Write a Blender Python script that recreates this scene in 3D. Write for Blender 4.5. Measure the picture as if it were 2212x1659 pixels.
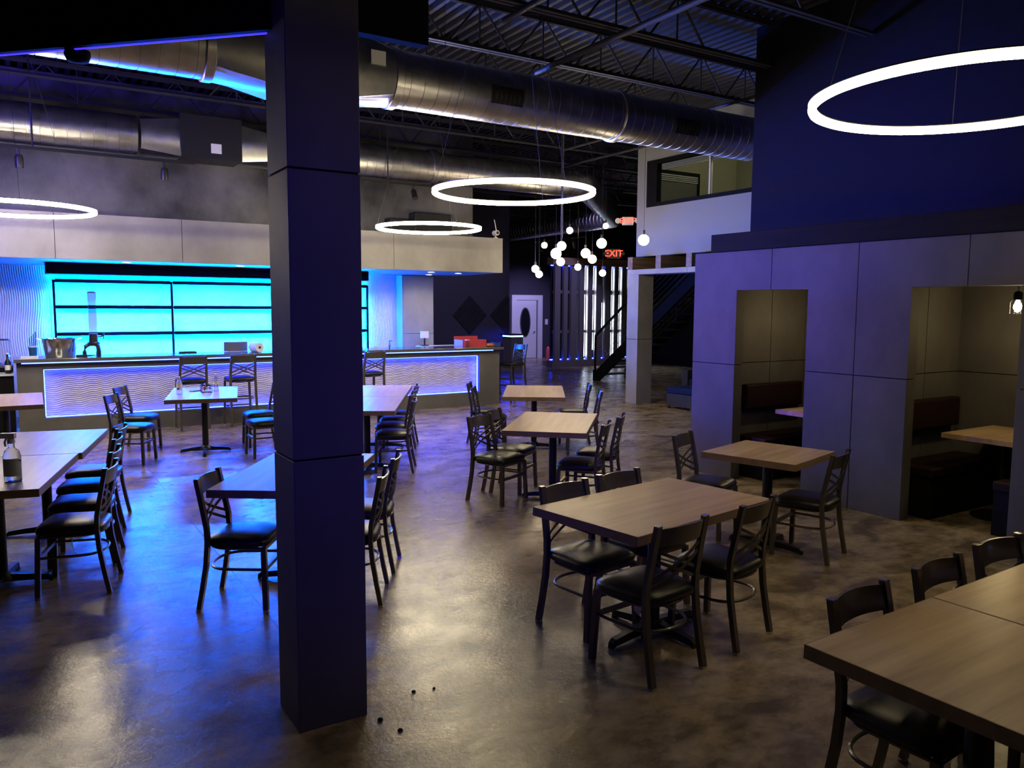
import bpy, bmesh, math, random
from mathutils import Vector, Matrix
random.seed(7)
PI = math.pi
C = bpy.context.scene.collection
for o in list(bpy.data.objects):
    bpy.data.objects.remove(o)
scn = bpy.context.scene

# ------------------------------------------------------------------ camera
F_PX, PITCH, ROLL, YAW, CAM_H = 1706.09, 0.0979608, 0.0056022, 0.5618878, 1.87
fw = Vector((math.sin(YAW) * math.cos(PITCH), math.cos(YAW) * math.cos(PITCH), -math.sin(PITCH)))
rt = Vector((math.cos(YAW), -math.sin(YAW), 0))
up = rt.cross(fw)
r2 = rt * math.cos(ROLL) + up * math.sin(ROLL)
u2 = up * math.cos(ROLL) - rt * math.sin(ROLL)
cam = bpy.data.cameras.new('camera')
cam.sensor_fit = 'HORIZONTAL'
cam.sensor_width = 36
cam.lens = F_PX / 2212 * 36
cam.clip_start = 0.05
cam.clip_end = 200
co = bpy.data.objects.new('camera', cam)
C.objects.link(co)
m = Matrix((r2, u2, -fw)).transposed().to_4x4()
m.translation = Vector((0, 0, CAM_H))
co.matrix_world = m
scn.camera = co

# ------------------------------------------------------------------ world, exposure, ring levels, added spots
w = bpy.data.worlds.new('world')
scn.world = w
w.use_nodes = True
w.node_tree.nodes['Background'].inputs[0].default_value = (0.02, 0.02, 0.03, 1)
w.node_tree.nodes['Background'].inputs[1].default_value = 0.02
vs = scn.view_settings
vs.view_transform = 'Standard'
vs.look = 'None'
vs.gamma = 1
vs.use_curve_mapping = False
vs.exposure = 0.0
RING_W = (30.0, 36.0, 140.0, 130.0)            # radiance of the warm ring lights
WARM = ((1.0, 0.80, 0.44), (1.0, 0.83, 0.52), (1.0, 0.86, 0.55), (1.0, 0.86, 0.60))
LED_BLUE = (0.014, 0.032, 1.0)
LED_CYAN = (0.0, 0.110, 1.0)
STRIP = 60.0
SHELF = 2600.0


def spot(name, loc, aim, power, color, size=0.3, angle=120, blend=0.6):
    L = bpy.data.lights.new(name, 'SPOT')
    L.energy = power
    L.color = color
    L.shadow_soft_size = size
    L.spot_size = math.radians(angle)
    L.spot_blend = blend
    o = bpy.data.objects.new(name, L)
    C.objects.link(o)
    o.location = loc
    o.rotation_euler = (Vector(aim) - Vector(loc)).to_track_quat('-Z', 'Y').to_euler()
    return o


# blue spots without fixtures; the bar and booth ones are added fill
spot('blue_fill_bar', (-3.0, 9.6, 3.5), (1.2, 14.1, 4.7), 1500, (0.10, 0.07, 1.0), 0.4, 90, 1.0)  # added to tint the cloudy wall blue
spot('blue_spot_back', (-4.0, -2.5, 3.6), (1.2, 3.3, 1.6), 850, (0.02, 0.006, 1.0), 0.6, 22, 1.0)  # added for the blue light inferred on the camera side of the pillar
spot('blue_fill_booths', (-2.2, 9.4, 3.5), (6.7, 6.3, 2.6), 8500, (0.09, 0.04, 1.0), 0.5, 32, 1.0)  # added to tint the booth wall purple-blue from the left
spot('entrance_spot', (10.3, 16.6, 4.7), (11.6, 21.0, 1.7), 500, (0.5, 0.45, 1.0), 0.1, 60, 0.9)  # spot added without a fixture to lift the dark diamond wall
spot('entrance_spot', (13.2, 16.6, 4.7), (15.4, 20.0, 1.6), 700, (0.5, 0.42, 1.0), 0.1, 60, 0.9)  # added fill, no fixture, brightens the slat fronts
spot('entrance_spot', (14.7, 20.7, 3.9), (15.7, 24.0, 1.1), 650, (0.46, 0.40, 1.0), 0.1, 62, 0.9)


# ------------------------------------------------------------------ materials
def nt(name):
    mt = bpy.data.materials.new(name)
    mt.use_nodes = True
    n = mt.node_tree.nodes
    return mt, n, mt.node_tree.links, n['Principled BSDF']


def plain(name, col, rough=0.5, metal=0.0, spec=0.5, coat=0.0):
    mt, n, l, b = nt(name)
    b.inputs['Base Color'].default_value = (*col, 1)
    b.inputs['Roughness'].default_value = rough
    b.inputs['Metallic'].default_value = metal
    b.inputs['Specular IOR Level'].default_value = spec
    b.inputs['Coat Weight'].default_value = coat
    nz = n.new('ShaderNodeTexNoise')
    nz.inputs['Scale'].default_value = 9
    tc = n.new('ShaderNodeTexCoord')
    l.new(tc.outputs['Object'], nz.inputs['Vector'])
    mr = n.new('ShaderNodeMapRange')
    mr.inputs['To Min'].default_value = max(0.02, rough - 0.05)
    mr.inputs['To Max'].default_value = min(1, rough + 0.05)
    l.new(nz.outputs['Fac'], mr.inputs['Value'])
    l.new(mr.outputs['Result'], b.inputs['Roughness'])
    return mt


def mottled(name, c1, c2, scale=2.0, rough=0.6, bump=0.05, stretch=(1, 1, 1), detail=6, lo=0.35, hi=0.65, spec=0.5, rvar=0.1, metal=0.0):
    mt, n, l, b = nt(name)
    tc = n.new('ShaderNodeTexCoord')
    mp = n.new('ShaderNodeMapping')
    mp.inputs['Scale'].default_value = stretch
    l.new(tc.outputs['Object'], mp.inputs['Vector'])
    nz = n.new('ShaderNodeTexNoise')
    nz.inputs['Scale'].default_value = scale
    nz.inputs['Detail'].default_value = detail
    nz.inputs['Roughness'].default_value = 0.6
    l.new(mp.outputs['Vector'], nz.inputs['Vector'])
    cr = n.new('ShaderNodeValToRGB')
    cr.color_ramp.elements[0].position = lo
    cr.color_ramp.elements[0].color = (*c1, 1)
    cr.color_ramp.elements[1].position = hi
    cr.color_ramp.elements[1].color = (*c2, 1)
    l.new(nz.outputs['Fac'], cr.inputs['Fac'])
    l.new(cr.outputs['Color'], b.inputs['Base Color'])
    b.inputs['Specular IOR Level'].default_value = spec
    b.inputs['Metallic'].default_value = metal
    mr = n.new('ShaderNodeMapRange')
    mr.inputs['To Min'].default_value = max(0.03, rough - rvar)
    mr.inputs['To Max'].default_value = min(1, rough + rvar)
    l.new(nz.outputs['Fac'], mr.inputs['Value'])
    l.new(mr.outputs['Result'], b.inputs['Roughness'])
    if bump:
        n2 = n.new('ShaderNodeTexNoise')
        n2.inputs['Scale'].default_value = scale * 9
        n2.inputs['Detail'].default_value = 4
        l.new(mp.outputs['Vector'], n2.inputs['Vector'])
        bp = n.new('ShaderNodeBump')
        bp.inputs['Strength'].default_value = bump
        bp.inputs['Distance'].default_value = 0.02
        l.new(n2.outputs['Fac'], bp.inputs['Height'])
        l.new(bp.outputs['Normal'], b.inputs['Normal'])
    return mt


def wood(name, c1, c2, scale=3.0, rough=0.4, along='X', spec=0.4):
    st = {'X': (0.35, 5, 5), 'Y': (5, 0.35, 5), 'Z': (5, 5, 0.35)}[along]
    return mottled(name, c1, c2, scale, rough, 0.03, st, 8, 0.3, 0.7, spec)


def emit(name, col, k):
    mt, n, l, b = nt(name)
    b.inputs['Base Color'].default_value = (0, 0, 0, 1)
    b.inputs['Emission Color'].default_value = (*col, 1)
    b.inputs['Emission Strength'].default_value = k
    return mt


def glassy(name, col=(1, 1, 1), rough=0.03, ior=1.4):
    mt, n, l, b = nt(name)
    b.inputs['Base Color'].default_value = (*col, 1)
    b.inputs['Roughness'].default_value = rough
    b.inputs['Transmission Weight'].default_value = 1
    b.inputs['IOR'].default_value = ior
    return mt


def floor_mat():
    mt, n, l, b = nt('polished_concrete')
    tc = n.new('ShaderNodeTexCoord')

    def noise(s, d, dist=0.0, st=(1, 1, 1)):
        mp = n.new('ShaderNodeMapping')
        mp.inputs['Scale'].default_value = st
        l.new(tc.outputs['Object'], mp.inputs['Vector'])
        z = n.new('ShaderNodeTexNoise')
        z.inputs['Scale'].default_value = s
        z.inputs['Detail'].default_value = d
        z.inputs['Roughness'].default_value = 0.62
        z.inputs['Distortion'].default_value = dist
        l.new(mp.outputs['Vector'], z.inputs['Vector'])
        return z
    big = noise(0.9, 5, 0.6)
    mid = noise(2.6, 10, 0.25, (1, 1.4, 1))
    fine = noise(38, 5, 0.4)

    def ramp(src, a, bb, ca, cb):
        r = n.new('ShaderNodeValToRGB')
        r.color_ramp.elements[0].position = a
        r.color_ramp.elements[0].color = (*ca, 1)
        r.color_ramp.elements[1].position = bb
        r.color_ramp.elements[1].color = (*cb, 1)
        l.new(src.outputs['Fac'], r.inputs['Fac'])
        return r
    r1 = ramp(big, 0.3, 0.72, (0.23, 0.172, 0.105), (0.52, 0.42, 0.265))
    r2_ = ramp(mid, 0.39, 0.57, (0.30, 0.27, 0.25), (1.0, 1.0, 1.0))
    mx = n.new('ShaderNodeMixRGB')
    mx.blend_type = 'MULTIPLY'
    mx.inputs['Fac'].default_value = 0.9
    l.new(r1.outputs['Color'], mx.inputs['Color1'])
    l.new(r2_.outputs['Color'], mx.inputs['Color2'])
    blot = noise(8.5, 7, 0.3, (1, 1.6, 1))
    r3 = ramp(blot, 0.33, 0.55, (0.62, 0.60, 0.58), (1.0, 1.0, 1.0))
    mxb = n.new('ShaderNodeMixRGB')
    mxb.blend_type = 'MULTIPLY'
    mxb.inputs['Fac'].default_value = 0.85
    l.new(mx.outputs['Color'], mxb.inputs['Color1'])
    l.new(r3.outputs['Color'], mxb.inputs['Color2'])
    mx = mxb
    # saw-cut control joints: lines of constant x and constant y
    sp = n.new('ShaderNodeSeparateXYZ')
    l.new(tc.outputs['Object'], sp.inputs['Vector'])

    def line(axis, off, period):
        a = n.new('ShaderNodeMath'); a.operation = 'ADD'
        l.new(sp.outputs[axis], a.inputs[0]); a.inputs[1].default_value = off
        p = n.new('ShaderNodeMath'); p.operation = 'PINGPONG'
        l.new(a.outputs[0], p.inputs[0]); p.inputs[1].default_value = period / 2
        c = n.new('ShaderNodeMath'); c.operation = 'LESS_THAN'
        l.new(p.outputs[0], c.inputs[0]); c.inputs[1].default_value = 0.004
        return c
    la = line('Y', -5.9, 5.2)
    lb = line('X', -1.22, 4.85)
    mxm = n.new('ShaderNodeMath'); mxm.operation = 'MAXIMUM'
    l.new(la.outputs[0], mxm.inputs[0]); l.new(lb.outputs[0], mxm.inputs[1])
    mx2 = n.new('ShaderNodeMixRGB')
    l.new(mxm.outputs[0], mx2.inputs['Fac'])
    l.new(mx.outputs['Color'], mx2.inputs['Color1'])
    mx2.inputs['Color2'].default_value = (0.13, 0.105, 0.085, 1)
    l.new(mx2.outputs['Color'], b.inputs['Base Color'])
    mr = n.new('ShaderNodeMapRange')
    mr.inputs['From Min'].default_value = 0.3
    mr.inputs['From Max'].default_value = 0.7
    mr.inputs['To Min'].default_value = 0.34
    mr.inputs['To Max'].default_value = 0.14
    l.new(mid.outputs['Fac'], mr.inputs['Value'])
    l.new(mr.outputs['Result'], b.inputs['Roughness'])
    b.inputs['Specular IOR Level'].default_value = 0.55
    bp = n.new('ShaderNodeBump')
    bp.inputs['Strength'].default_value = 0.11
    bp.inputs['Distance'].default_value = 0.02
    l.new(fine.outputs['Fac'], bp.inputs['Height'])
    bp2 = n.new('ShaderNodeBump')
    bp2.inputs['Strength'].default_value = 0.08
    bp2.inputs['Distance'].default_value = 0.05
    l.new(mid.outputs['Fac'], bp2.inputs['Height'])
    l.new(bp.outputs['Normal'], bp2.inputs['Normal'])
    l.new(bp2.outputs['Normal'], b.inputs['Normal'])
    return mt


M = {}
M['floor'] = floor_mat()
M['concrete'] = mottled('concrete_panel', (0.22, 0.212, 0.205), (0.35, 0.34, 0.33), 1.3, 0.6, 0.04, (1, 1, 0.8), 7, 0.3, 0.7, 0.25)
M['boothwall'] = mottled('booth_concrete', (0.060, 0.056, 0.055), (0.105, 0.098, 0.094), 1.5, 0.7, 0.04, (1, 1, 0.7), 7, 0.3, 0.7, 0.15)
M['barconc'] = mottled('bar_concrete', (0.10, 0.097, 0.097), (0.165, 0.16, 0.16), 1.4, 0.6, 0.04, (1, 1, 0.8), 7, 0.3, 0.7, 0.25)
M['pillar'] = mottled('pillar_concrete', (0.095, 0.090, 0.086), (0.145, 0.137, 0.131), 1.6, 0.6, 0.03, (1, 1, 0.5), 7, 0.3, 0.7, 0.25)
M['cloud'] = mottled('cloudy_plaster', (0.03, 0.03, 0.036), (0.17, 0.165, 0.16), 0.9, 0.4, 0.02, (1, 1, 0.8), 6, 0.38, 0.68)
M['dark'] = plain('dark_paint', (0.008, 0.0075, 0.011), 0.85, 0.0, 0.08)
M['upper'] = plain('upper_wall_paint', (0.009, 0.0085, 0.012), 0.85, 0.0, 0.08)
M['navy'] = plain('navy_paint', (0.045, 0.042, 0.055), 0.8, 0.0, 0.15)
M['black'] = plain('black_paint', (0.008, 0.008, 0.010), 0.8, 0.0, 0.08)
M['deck'] = plain('deck_paint', (0.013, 0.013, 0.018), 0.5, 0.0, 0.35)
M['steel'] = plain('truss_paint', (0.032, 0.032, 0.038), 0.5, 0.0, 0.35)
M['mezz'] = plain('grey_paint', (0.27, 0.28, 0.29), 0.7, 0.0, 0.15)
M['white'] = plain('white_paint', (0.62, 0.62, 0.62), 0.45)
M['wave'] = plain('white_wave', (0.62, 0.60, 0.60), 0.4)
M['galv'] = mottled('galvanised', (0.42, 0.42, 0.43), (0.60, 0.60, 0.62), 5, 0.34, 0.0, (1, 1, 1), 4, 0.3, 0.7, 0.5, 0.06, 1.0)
M['tabletop'] = wood('oak_laminate', (0.36, 0.235, 0.13), (0.58, 0.42, 0.25), 3.2, 0.33, 'X')
M['tabledge'] = wood('oak_edge', (0.21, 0.14, 0.08), (0.31, 0.21, 0.125), 4, 0.45, 'X')
M['beamwood'] = wood('dark_beam_wood', (0.005, 0.004, 0.0035), (0.015, 0.011, 0.009), 3, 0.8, 'Y', 0.08)
M['rafterwood'] = wood('rafter_wood', (0.10, 0.065, 0.04), (0.22, 0.15, 0.09), 3, 0.5, 'X')
M['frame'] = plain('bronze_frame', (0.065, 0.054, 0.050), 0.32, 0.0, 0.6, 0.3)
M['vinyl'] = mottled('black_vinyl', (0.010, 0.010, 0.011), (0.014, 0.014, 0.015), 6, 0.36, 0.03, (1, 1, 1), 4)
M['iron'] = plain('cast_iron', (0.012, 0.012, 0.013), 0.4)
M['chrome'] = plain('bright_metal', (0.75, 0.74, 0.72), 0.18, 1.0)
M['stone'] = plain('bar_stone', (0.10, 0.10, 0.105), 0.14, 0.0, 0.6, 0.4)
M['maroon'] = plain('maroon_vinyl', (0.014, 0.0045, 0.0045), 0.5, 0.0, 0.2)
M['slat'] = plain('slat_grey', (0.10, 0.095, 0.10), 0.5)
M['foam'] = plain('acoustic_foam', (0.008, 0.008, 0.009), 0.9)
M['wicker'] = mottled('wicker', (0.012, 0.011, 0.011), (0.035, 0.032, 0.03), 40, 0.6, 0.5, (1, 1, 1), 2)
M['bluecloth'] = plain('blue_cushion', (0.010, 0.018, 0.06), 0.9, 0.0, 0.1)
M['glass'] = glassy('clear_glass')
M['plastic'] = glassy('clear_plastic', (0.95, 0.98, 1.0), 0.04, 1.12)
M['pane'] = glassy('window_glass', (0.9, 0.95, 0.93), 0.01, 1.02)
M['red'] = plain('red_paint', (0.50, 0.06, 0.08), 0.4)
M['paper'] = plain('white_paper', (0.75, 0.75, 0.75), 0.7)
M['teal'] = plain('dark_teal', (0.02, 0.10, 0.14), 0.4)
M['orange'] = plain('orange_plastic', (0.55, 0.14, 0.03), 0.4)
M['room'] = plain('office_paint', (0.33, 0.32, 0.23), 0.6)
M['ring'] = [emit('ring_glow', c, k) for c, k in zip(WARM, RING_W)]
M['led'] = emit('blue_led', LED_BLUE, STRIP)
M['ledbeam'] = emit('blue_led_beam', (0.03, 0.015, 1.0), 3)
M['ledshelf'] = emit('cyan_led', LED_CYAN, SHELF)
M['ledside'] = emit('cyan_led_side', LED_CYAN, 900)
M['down'] = emit('downlight_glow', (1, 0.86, 0.66), 45)
M['bulb'] = emit('bulb_glow', (1, 0.80, 0.50), 40)
M['tube'] = emit('white_tube', (0.80, 0.90, 1.0), 22)
M['exit'] = emit('exit_red', (1, 0.05, 0.03), 5)


# ------------------------------------------------------------------ mesh helpers
class MB:
    def __init__(s):
        s.b = bmesh.new()

    def box(s, x0, x1, y0, y1, z0, z1, rot=None):
        v = [Vector((x, y, z)) for z in (z0, z1) for y in (y0, y1) for x in (x0, x1)]
        if rot is not None:
            v = [rot @ p for p in v]
        v = [s.b.verts.new(p) for p in v]
        for f in ((0, 2, 3, 1), (4, 5, 7, 6), (0, 1, 5, 4), (2, 6, 7, 3), (0, 4, 6, 2), (1, 3, 7, 5)):
            s.b.faces.new([v[i] for i in f])
        return s

    def loops(s, rings, cap=True, closed=False):
        R = [[s.b.verts.new(p) for p in r] for r in rings]
        n = len(R[0])
        k = len(R)
        for i in range(k if closed else k - 1):
            a, b = R[i], R[(i + 1) % k]
            for j in range(n):
                s.b.faces.new((a[j], a[(j + 1) % n], b[(j + 1) % n], b[j]))
        if cap and not closed:
            s.b.faces.new(list(reversed(R[0])))
            s.b.faces.new(R[-1])
        return s

    def tube(s, pts, ra, rb=None, n=8, side=None, closed=False):
        """sweep an ellipse (n>4) or rectangle (n==4); ra across 'side', rb along the other axis"""
        rb = ra if rb is None else rb
        pts = [Vector(p) for p in pts]
        rings = []
        k = len(pts)
        for i, p in enumerate(pts):
            if closed:
                t = pts[(i + 1) % k] - pts[i - 1]
            else:
                t = pts[min(i + 1, k - 1)] - pts[max(i - 1, 0)]
            t.normalize()
            sd = Vector(side) if side is not None else (Vector((0, 0, 1)) if abs(t.z) < 0.9 else Vector((1, 0, 0)))
            u = (sd - t * sd.dot(t)).normalized()
            v = t.cross(u)
            if n == 4:
                rings.append([p + u * ra * a + v * rb * b for a, b in ((1, 1), (-1, 1), (-1, -1), (1, -1))])
            else:
                rings.append([p + u * ra * math.cos(2 * PI * j / n) + v * rb * math.sin(2 * PI * j / n) for j in range(n)])
        return s.loops(rings, True, closed)

    def lathe(s, prof, n=24, c=(0, 0, 0), axis='Z', cap=True):
        c = Vector(c)
        rings = []
        for r, h in prof:
            ring = []
            for j in range(n):
                a = 2 * PI * j / n
                p = (r * math.cos(a), r * math.sin(a), h)
                if axis == 'X':
                    p = (h, r * math.cos(a), r * math.sin(a))
                elif axis == 'Y':
                    p = (r * math.sin(a), h, r * math.cos(a))
                ring.append(c + Vector(p))
            rings.append(ring)
        return s.loops(rings, cap)

    def prism(s, poly, x0, x1, axis='X'):
        def P(a, b, h):
            return {'X': (h, a, b), 'Y': (a, h, b), 'Z': (a, b, h)}[axis]
        return s.loops([[Vector(P(a, b, x0)) for a, b in poly], [Vector(P(a, b, x1)) for a, b in poly]])


def obj(name, mb, mat, parent=None, smooth=False, bevel=0.0, loc=None, label=None):
    b = mb.b
    bmesh.ops.recalc_face_normals(b, faces=b.faces)
    if bevel:
        bmesh.ops.bevel(b, geom=[e for e in b.edges if e.is_manifold and e.calc_face_angle(0) > 0.6], offset=bevel, segments=2, affect='EDGES', profile=0.5)
    me = bpy.data.meshes.new(name)
    b.to_mesh(me)
    b.free()
    if smooth:
        for p in me.polygons:
            p.use_smooth = True
        me.set_sharp_from_angle(angle=math.radians(40))
    me.materials.append(mat)
    o = bpy.data.objects.new(name, me)
    C.objects.link(o)
    if parent is not None:
        o.parent = parent
    if loc is not None:
        o.location = loc
    if label:
        o['label'] = label
    return o


def tag(o, label=None, cat=None, group=None, kind=None):
    if label: o['label'] = label
    if cat: o['category'] = cat
    if group: o['group'] = group
    if kind: o['kind'] = kind
    return o


def thing(name, label, cat, loc=(0, 0, 0), rz=0.0, group=None, kind=None):
    o = bpy.data.objects.new(name, None)
    o.empty_display_size = 0.1
    C.objects.link(o)
    o.location = loc
    o.rotation_euler = (0, 0, rz)
    return tag(o, label, cat, group, kind)


def share(src, name, parent, loc=(0, 0, 0), rot=(0, 0, 0), scale=(1, 1, 1)):
    o = bpy.data.objects.new(name, src.data)
    C.objects.link(o)
    o.parent = parent
    o.location = loc
    o.rotation_euler = rot
    o.scale = scale
    return o


def dup(root, loc, rz, label, group=None):
    r = root.copy()
    C.objects.link(r)
    r.location = loc
    r.rotation_euler = (0, 0, rz)
    r['label'] = label
    if group: r['group'] = group
    for ch in list(root.children):
        c = ch.copy()
        C.objects.link(c)
        c.parent = r
        for g in ch.children:
            d = g.copy()
            C.objects.link(d)
            d.parent = c
    return r


def struct(name, mb, mat, label=None, parent=None, **k):
    o = obj(name, mb, mat, parent, **k)
    if parent is None:
        tag(o, label, None, None, 'structure')
    return o


def wave(x0, x1, z0, z1, y, pitch, amp, wl, depth, nx, nz, vertical=False):
    """relief panel facing -Y; ridges run along x (or z when vertical)"""
    mb = MB()
    vs_ = []
    for j in range(nz + 1):
        z = z0 + (z1 - z0) * j / nz
        row = []
        for i in range(nx + 1):
            x = x0 + (x1 - x0) * i / nx
            if vertical:
                ph = (x + amp * math.sin(2 * PI * z / wl) + 0.4 * amp * math.sin(2 * PI * z / (wl * 2.3) + x)) / pitch
            else:
                ph = (z + amp * math.sin(2 * PI * x / wl) + 0.4 * amp * math.sin(2 * PI * x / (wl * 1.7) + 1 + z * 2)) / pitch
            row.append(mb.b.verts.new((x, y - depth * (0.5 + 0.5 * math.cos(2 * PI * ph)), z)))
        vs_.append(row)
    for j in range(nz):
        for i in range(nx):
            mb.b.faces.new((vs_[j][i], vs_[j][i + 1], vs_[j + 1][i + 1], vs_[j + 1][i]))
    return mb


# ================================================================== SETTING
struct('floor', MB().box(-8, 18, -6, 25, -0.1, 0), M['floor'], 'mottled brown polished concrete floor')
# ---- corrugated roof deck, ribs along y
mb = MB()
P_ = 0.1524
prof = []
x = -8.0
while x < 18:
    prof += [(x, 5.34), (x + 0.055, 5.34), (x + 0.075, 5.40), (x + 0.13, 5.40)]
    x += P_
row0 = [mb.b.verts.new((a, -6, h)) for a, h in prof]
row1 = [mb.b.verts.new((a, 25, h)) for a, h in prof]
for i in range(len(prof) - 1):
    mb.b.faces.new((row0[i], row0[i + 1], row1[i + 1], row1[i]))
struct('ceiling', mb, M['deck'], 'dark painted corrugated metal roof deck')
struct('wall_left', MB().box(-8.1, -8, -6, 25, 0, 5.4), M['dark'], 'dark painted side wall')
struct('wall_back', MB().box(-8, 18, -6.1, -6, 0, 5.4), M['dark'], 'dark painted wall behind the dining area')
struct('wall_far', MB().box(8, 18, 24, 24.1, 0, 5.4), M['navy'], 'dark wall that holds the white door')
struct('wall_side', MB().box(18, 18.1, -6, 24, 0, 5.4), M['dark'], 'dark side wall beyond the staircase')

# ---- booth wall on the right: concrete panels with two openings
XB = 6.55
bw = thing('wall_right', 'concrete panelled booth wall with two tall openings', None, (XB, 0, 0), 0, None, 'structure')
G = 0.004
TH = 0.13


def panel(parts):
    mb = MB()
    for (ya, yb, za, zb) in parts:
        mb.box(0, TH, ya, yb, za, zb)
    return mb


ZJ, ZN, ZT = 1.255, 2.055, 2.468
cols = [
    ([(5.91, 6.53 , 0, ZJ - G)], [(5.91, 6.53, ZJ + G, ZN), (5.46 + G, 6.53, ZN, ZT)]),
    ([(4.48 + G, 5.01, 0, ZJ - G)], [(4.48 + G, 5.01, ZJ + G, ZN), (4.48 + G, 5.46 - G, ZN, ZT)]),
    ([(3.96, 4.48 - G, 0, ZJ - G)], [(3.96, 4.48 - G, ZJ + G, ZN), (3.49 + G, 4.48 - G, ZN, ZT)]),
    ([(2.50 + G, 3.07, 0, ZJ - G)], [(2.50 + G, 3.07, ZJ + G, ZN), (2.50 + G, 3.49 - G, ZN, ZT)]),
    ([(1.40, 2.50 - G, 0, ZJ - G)], [(1.40, 2.50 - G, ZJ + G, ZT)]),
    ([(0.30, 1.40 - 2 * G, 0, ZJ - G)], [(0.30, 1.40 - 2 * G, ZJ + G, ZT)]),
]
for lo_, hi_ in cols:
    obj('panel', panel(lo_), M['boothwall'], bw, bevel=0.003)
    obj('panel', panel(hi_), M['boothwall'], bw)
# dark backing seen in the open joints
mb = MB()
for ya, yb, za, zb in ((5.93, 6.51, 0, 2.44), (3.98, 4.99, 0, 2.44), (0.32, 3.05, 0, 2.44), (5.0, 5.94, 2.075, 2.44), (3.05, 3.98, 2.075, 2.44)):
    mb.box(0.012, TH - 0.005, ya, yb, za, zb)
obj('backing', mb, M['black'], bw)
# interior of the booths
BI = thing('wall_booths', 'concrete panelled partitions inside the booths', None, (0, 0, 0), 0, None, 'structure')
for yy0, yy1 in ((6.10, 6.52), (4.27, 4.70)):
    for za, zb in ((0, ZJ - G), (ZJ + G, 2.44)):
        for xa, xb in ((XB + TH + 0.002, 7.35 - G), (7.35 + G, 8.0)):
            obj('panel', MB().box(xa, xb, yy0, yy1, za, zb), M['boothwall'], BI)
    obj('backing', MB().box(XB + TH + 0.01, 7.99, yy0 + 0.012, yy1 - 0.012, 0.01, 2.43), M['black'], BI)
for za, zb in ((0, ZJ - G), (ZJ + G, 2.44)):
    for xa, xb in ((XB + TH + 0.002, 7.35 - G), (7.35 + G, 8.0)):
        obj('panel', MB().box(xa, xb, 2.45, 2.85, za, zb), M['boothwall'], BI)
    for ya, yb in ((2.85, 3.55 - G), (3.55 + G, 4.27), (4.70, 5.40 - G), (5.40 + G, 6.10)):
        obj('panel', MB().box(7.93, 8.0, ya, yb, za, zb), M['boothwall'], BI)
obj('booth_ceiling', MB().box(XB + TH + 0.002, 8.0, 2.45, 6.52, 2.445, 2.465), M['black'], BI)
struct('wall_upper', MB().box(8.002, 8.2, -6, 7.03, 0, 5.33), M['upper'], 'tall dark wall rising behind the booths')
struct('trim_1', MB().box(XB - 0.03, XB + 0.16, -2.0, 6.27, 2.47, 2.66), M['beamwood'], 'dark rough wood beam along the top of the booth wall', bevel=0.004)

# ---- pillar clad in concrete sections, black beams springing from its head
pl = thing('pillar', 'square concrete clad pillar in the middle of the dining floor', 'pillar', (0, 0, 0), 0, None, 'structure')
for za, zb in ((0, 1.207), (1.215, 2.428), (2.436, 5.33)):
    obj('cladding', MB().box(0.975, 1.29, 3.28, 3.575, za, zb), M['pillar'], pl, bevel=0.003)
obj('core', MB().box(0.983, 1.282, 3.288, 3.567, 0, 5.3), M['black'], pl)
bh = thing('ceiling_beam', 'black boxed beam crossing the head of the concrete pillar', 'beam', (0, 0, 0), 0, None, 'structure')
obj('boxing', MB().box(1.292, 1.62, 3.285, 3.345, 3.022, 5.33), M['black'], bh)
d45 = Vector((-0.697, 0.717, 0))
n45 = Vector((0.717, 0.697, 0))
p0 = Vector((0.972, 3.455, 0))
mb = MB()
quad = [p0, p0 + d45 * 6.5, p0 + d45 * 6.5 + n45 * 0.03, p0 + n45 * 0.03]
mb.prism([(q.x, q.y) for q in quad], 3.022, 5.33, 'Z')
obj('boxing', mb, M['black'], bh)
mb = MB()
a = p0 + n45 * 0.015 + d45 * 0.03
b_ = p0 + n45 * 0.015 + d45 * 6.4
mb.tube([(a.x, a.y, 3.012), (b_.x, b_.y, 3.018)], 0.003, 0.003, 4)
obj('led_strip', mb, M['ledbeam'], bh, label='glowing blue light strip under the beam')
q = p0 + d45 * 1.02 + n45 * 0.06
sd = obj('smoke_detector', MB().lathe([(0.055, 3.02), (0.055, 3.0), (0.045, 2.975), (0.02, 2.968)], 20, (q.x, q.y, 0)), M['black'], None, True)
tag(sd, 'black round detector under the diagonal black beam', 'detector')

# ---- bar back wall, soffit, cloudy upper wall
YB, YW = 12.94, 15.30
struct('wall_bar', MB().box(-8, 7.47, YW, YW + 0.15, 0, 2.5), M['white'], 'bar back wall')
sf = thing('soffit', 'long concrete panelled soffit hanging over the bar', 'soffit', (0, 0, 0), 0, None, 'structure')
edges = [-6.33, -4.61, -2.89, -1.18, 0.54, 2.22, 3.94, 5.69, 7.92]
for i in range(len(edges) - 1):
    obj('panel', MB().box(edges[i] + G, edges[i + 1] - (G if i < 7 else 0), YB, YB + 0.05, 2.503, 3.15), M['concrete'], sf)
obj('core', MB().box(-6.3, 7.915, YB + 0.012, 14.1, 2.512, 3.145), M['black'], sf)
obj('underside', MB().box(-6.3, 7.918, YB + 0.052, YW, 2.50, 2.511), M['slat'], sf)
obj('end_panel', MB().box(7.905, 7.92, YB + 0.052, 14.25, 2.515, 3.14), M['concrete'], sf)
struct('wall_cloud', MB().box(-8, 7.92, 14.1, 14.25, 3.15, 5.33), M['cloud'], 'cloudy grey plaster wall above the bar soffit')
struct('wall_cloud_side', MB().box(7.36, 7.48, 14.252, YW + 0.15, 2.515, 5.33), M['cloud'], 'end of the grey wall above the bar')
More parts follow.
